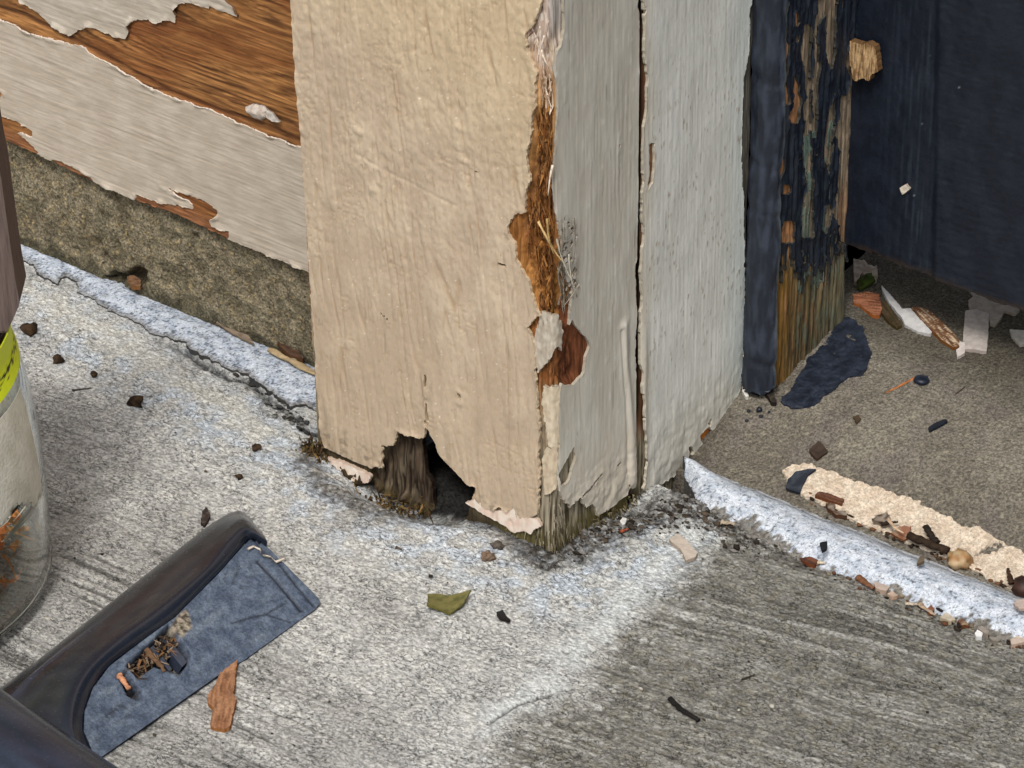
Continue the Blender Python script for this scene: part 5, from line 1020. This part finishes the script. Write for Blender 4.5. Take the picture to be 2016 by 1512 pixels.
no = n.nodes.new('ShaderNodeTexNoise'); no.inputs['Scale'].default_value = 60; mr = n.nodes.new('ShaderNodeMapRange'); mr.inputs['To Min'].default_value = .0; mr.inputs['To Max'].default_value = .05
n.links.new(no.outputs['Fac'], mr.inputs['Value']); n.links.new(mr.outputs[0], b.inputs['Roughness'])
lathe('glass_body', outer+inner, mg, jar)
# cream coat on the outside of the upper glass, ending in a wavy line
u = np.linspace(-math.pi, math.pi, 260); v = np.linspace(18, 66, 70); A_, Z = np.meshgrid(u, v, indexing='ij')
ir = np.array(inner[::-1])
def mapJ(a_, z_, h_):
    r_ = np.interp(z_, np.array(outer)[:, 1], np.array(outer)[:, 0])+.12+h_
    return np.stack([J[0]+r_*np.cos(a_), J[1]+r_*np.sin(a_), z_], -1)
edge = 33+5*np.sin(A_*3+1)+5*fbm(A_*2.5, A_*0+4, 3, 1201)
k = Z-edge+2*fbm(A_*20, Z/4, 2, 1202)
c = mix(s(222,219,204), s(206,203,186), sst(-.4, .4, fbm(A_*6, Z/12, 3, 1203)))
sheet('cream_coat', mapJ, u, v, 0*Z, c, M_chip, jar, np.minimum(k, (.62-A_)*60), .1, None, .6)
rb = [((24+293)/ks_+.4, (1150-b_)/kz) for b_ in (735, 720, 700, 680, 656)]
u = np.linspace(-math.pi, math.pi, 200); v = np.linspace(rb[0][1], rb[-1][1], 60); A_, Z = np.meshgrid(u, v, indexing='ij')
orr = np.array(outer)
def mapY(a_, z_, h_):
    r_ = np.interp(z_, orr[:, 1], orr[:, 0])+.35+h_
    return np.stack([J[0]+r_*np.cos(a_), J[1]+r_*np.sin(a_), z_], -1)
cyl_ = np.tile(s(224,240,30), A_.shape+(1,)); lettr = (np.abs(Z-(v[0]+4))<1.6)*sst(.1, .2, noise(A_*22, Z/1.2, 1205)); cyl_ = mix(cyl_, s(30,34,20), lettr)
sheet('yellow_band', mapY, u, v, .15*fbm(A_*8, Z/6, 2, 1206), cyl_, M_label, jar, None, .4)
# wood shavings lying in the jar (one loose mass)
V, F, C_ = [], [], []; rr = np.random.default_rng(3)
for i in range(420):
    a_ = rr.random()*2*math.pi; r_ = 50*math.sqrt(rr.random()); p = J+np.array([r_*math.cos(a_), r_*math.sin(a_), 4+rr.random()*(6+22*sst(15, 50, r_)*sst(-.2, .8, math.cos(a_+.5)))])
    L_ = 3+7*rr.random(); wd = .6+1.3*rr.random(); d = rr.normal(size=3)*[1, 1, .35]; d /= np.linalg.norm(d); e = np.cross(d, rr.normal(size=3)); e /= np.linalg.norm(e); g = np.cross(d, e)
    n0 = len(V); c0 = [s(222,150,86), s(236,180,120), s(200,120,64), s(214,140,80)][rr.integers(4)]; cv = rr.random()*2.5
    for k_ in range(5):
        t = k_/4-.5
        for sd_ in (-1, 1):
            q = p+d*L_*t+e*wd*sd_*(.7+.5*rr.random())+g*cv*(t*t*4-.5); q[2] = max(q[2], 3.0)
            rad = np.hypot(q[0]-J[0], q[1]-J[1])
            if rad > 54: q[:2] = J[:2]+(q[:2]-J[:2])*54/rad
            V.append(q); C_.append(c0*(.8+.4*rr.random()))
    F += [(n0+2*k_, n0+2*k_+1, n0+2*k_+3, n0+2*k_+2) for k_ in range(4)]
o = faces('wood_shavings', V, F, np.array(C_), M_debris, None); tag(o, 'orange wood shavings lying inside the glass jar', 'wood shavings', kind='stuff')
# dark wooden block standing on the jar's mouth
hz = np.array([FW[0], FW[1], 0]); hz /= np.linalg.norm(hz)
def onJ(p): v = ray(*p); return CAM+v*(((J-CAM)@hz)/(v@hz))
blk_px = [(-42,40),(-18,200),(-5,285),(6,340),(21,450),(34,540),(42,582),(38,598),(26,625),(14,648),(-180,652),(-215,590),(-190,300),(-170,40)]
q = [onJ(p) for p in blk_px]; m = len(q); V, F, C_ = [], [], []
lay = [(-3, .985), (-2, .995), (-.5, 1), (9, 1), (11, .99), (12, .97)]; ctr = np.mean(q, 0)
for d_, sc in lay:
    for a_ in q: V.append(ctr+(a_-ctr)*np.array([sc, sc, 1])+hz*d_)
F = [(i*m+j, i*m+(j+1) % m, (i+1)*m+(j+1) % m, (i+1)*m+j) for i in range(len(lay)-1) for j in range(m)]+[tuple(range(m))[::-1], tuple((len(lay)-1)*m+j for j in range(m))]
blk = faces('wooden_block', V, F, s(104,90,84), M_wood, None); tag(blk, 'dark weathered wooden block standing on the jar mouth at left edge', 'wooden block')
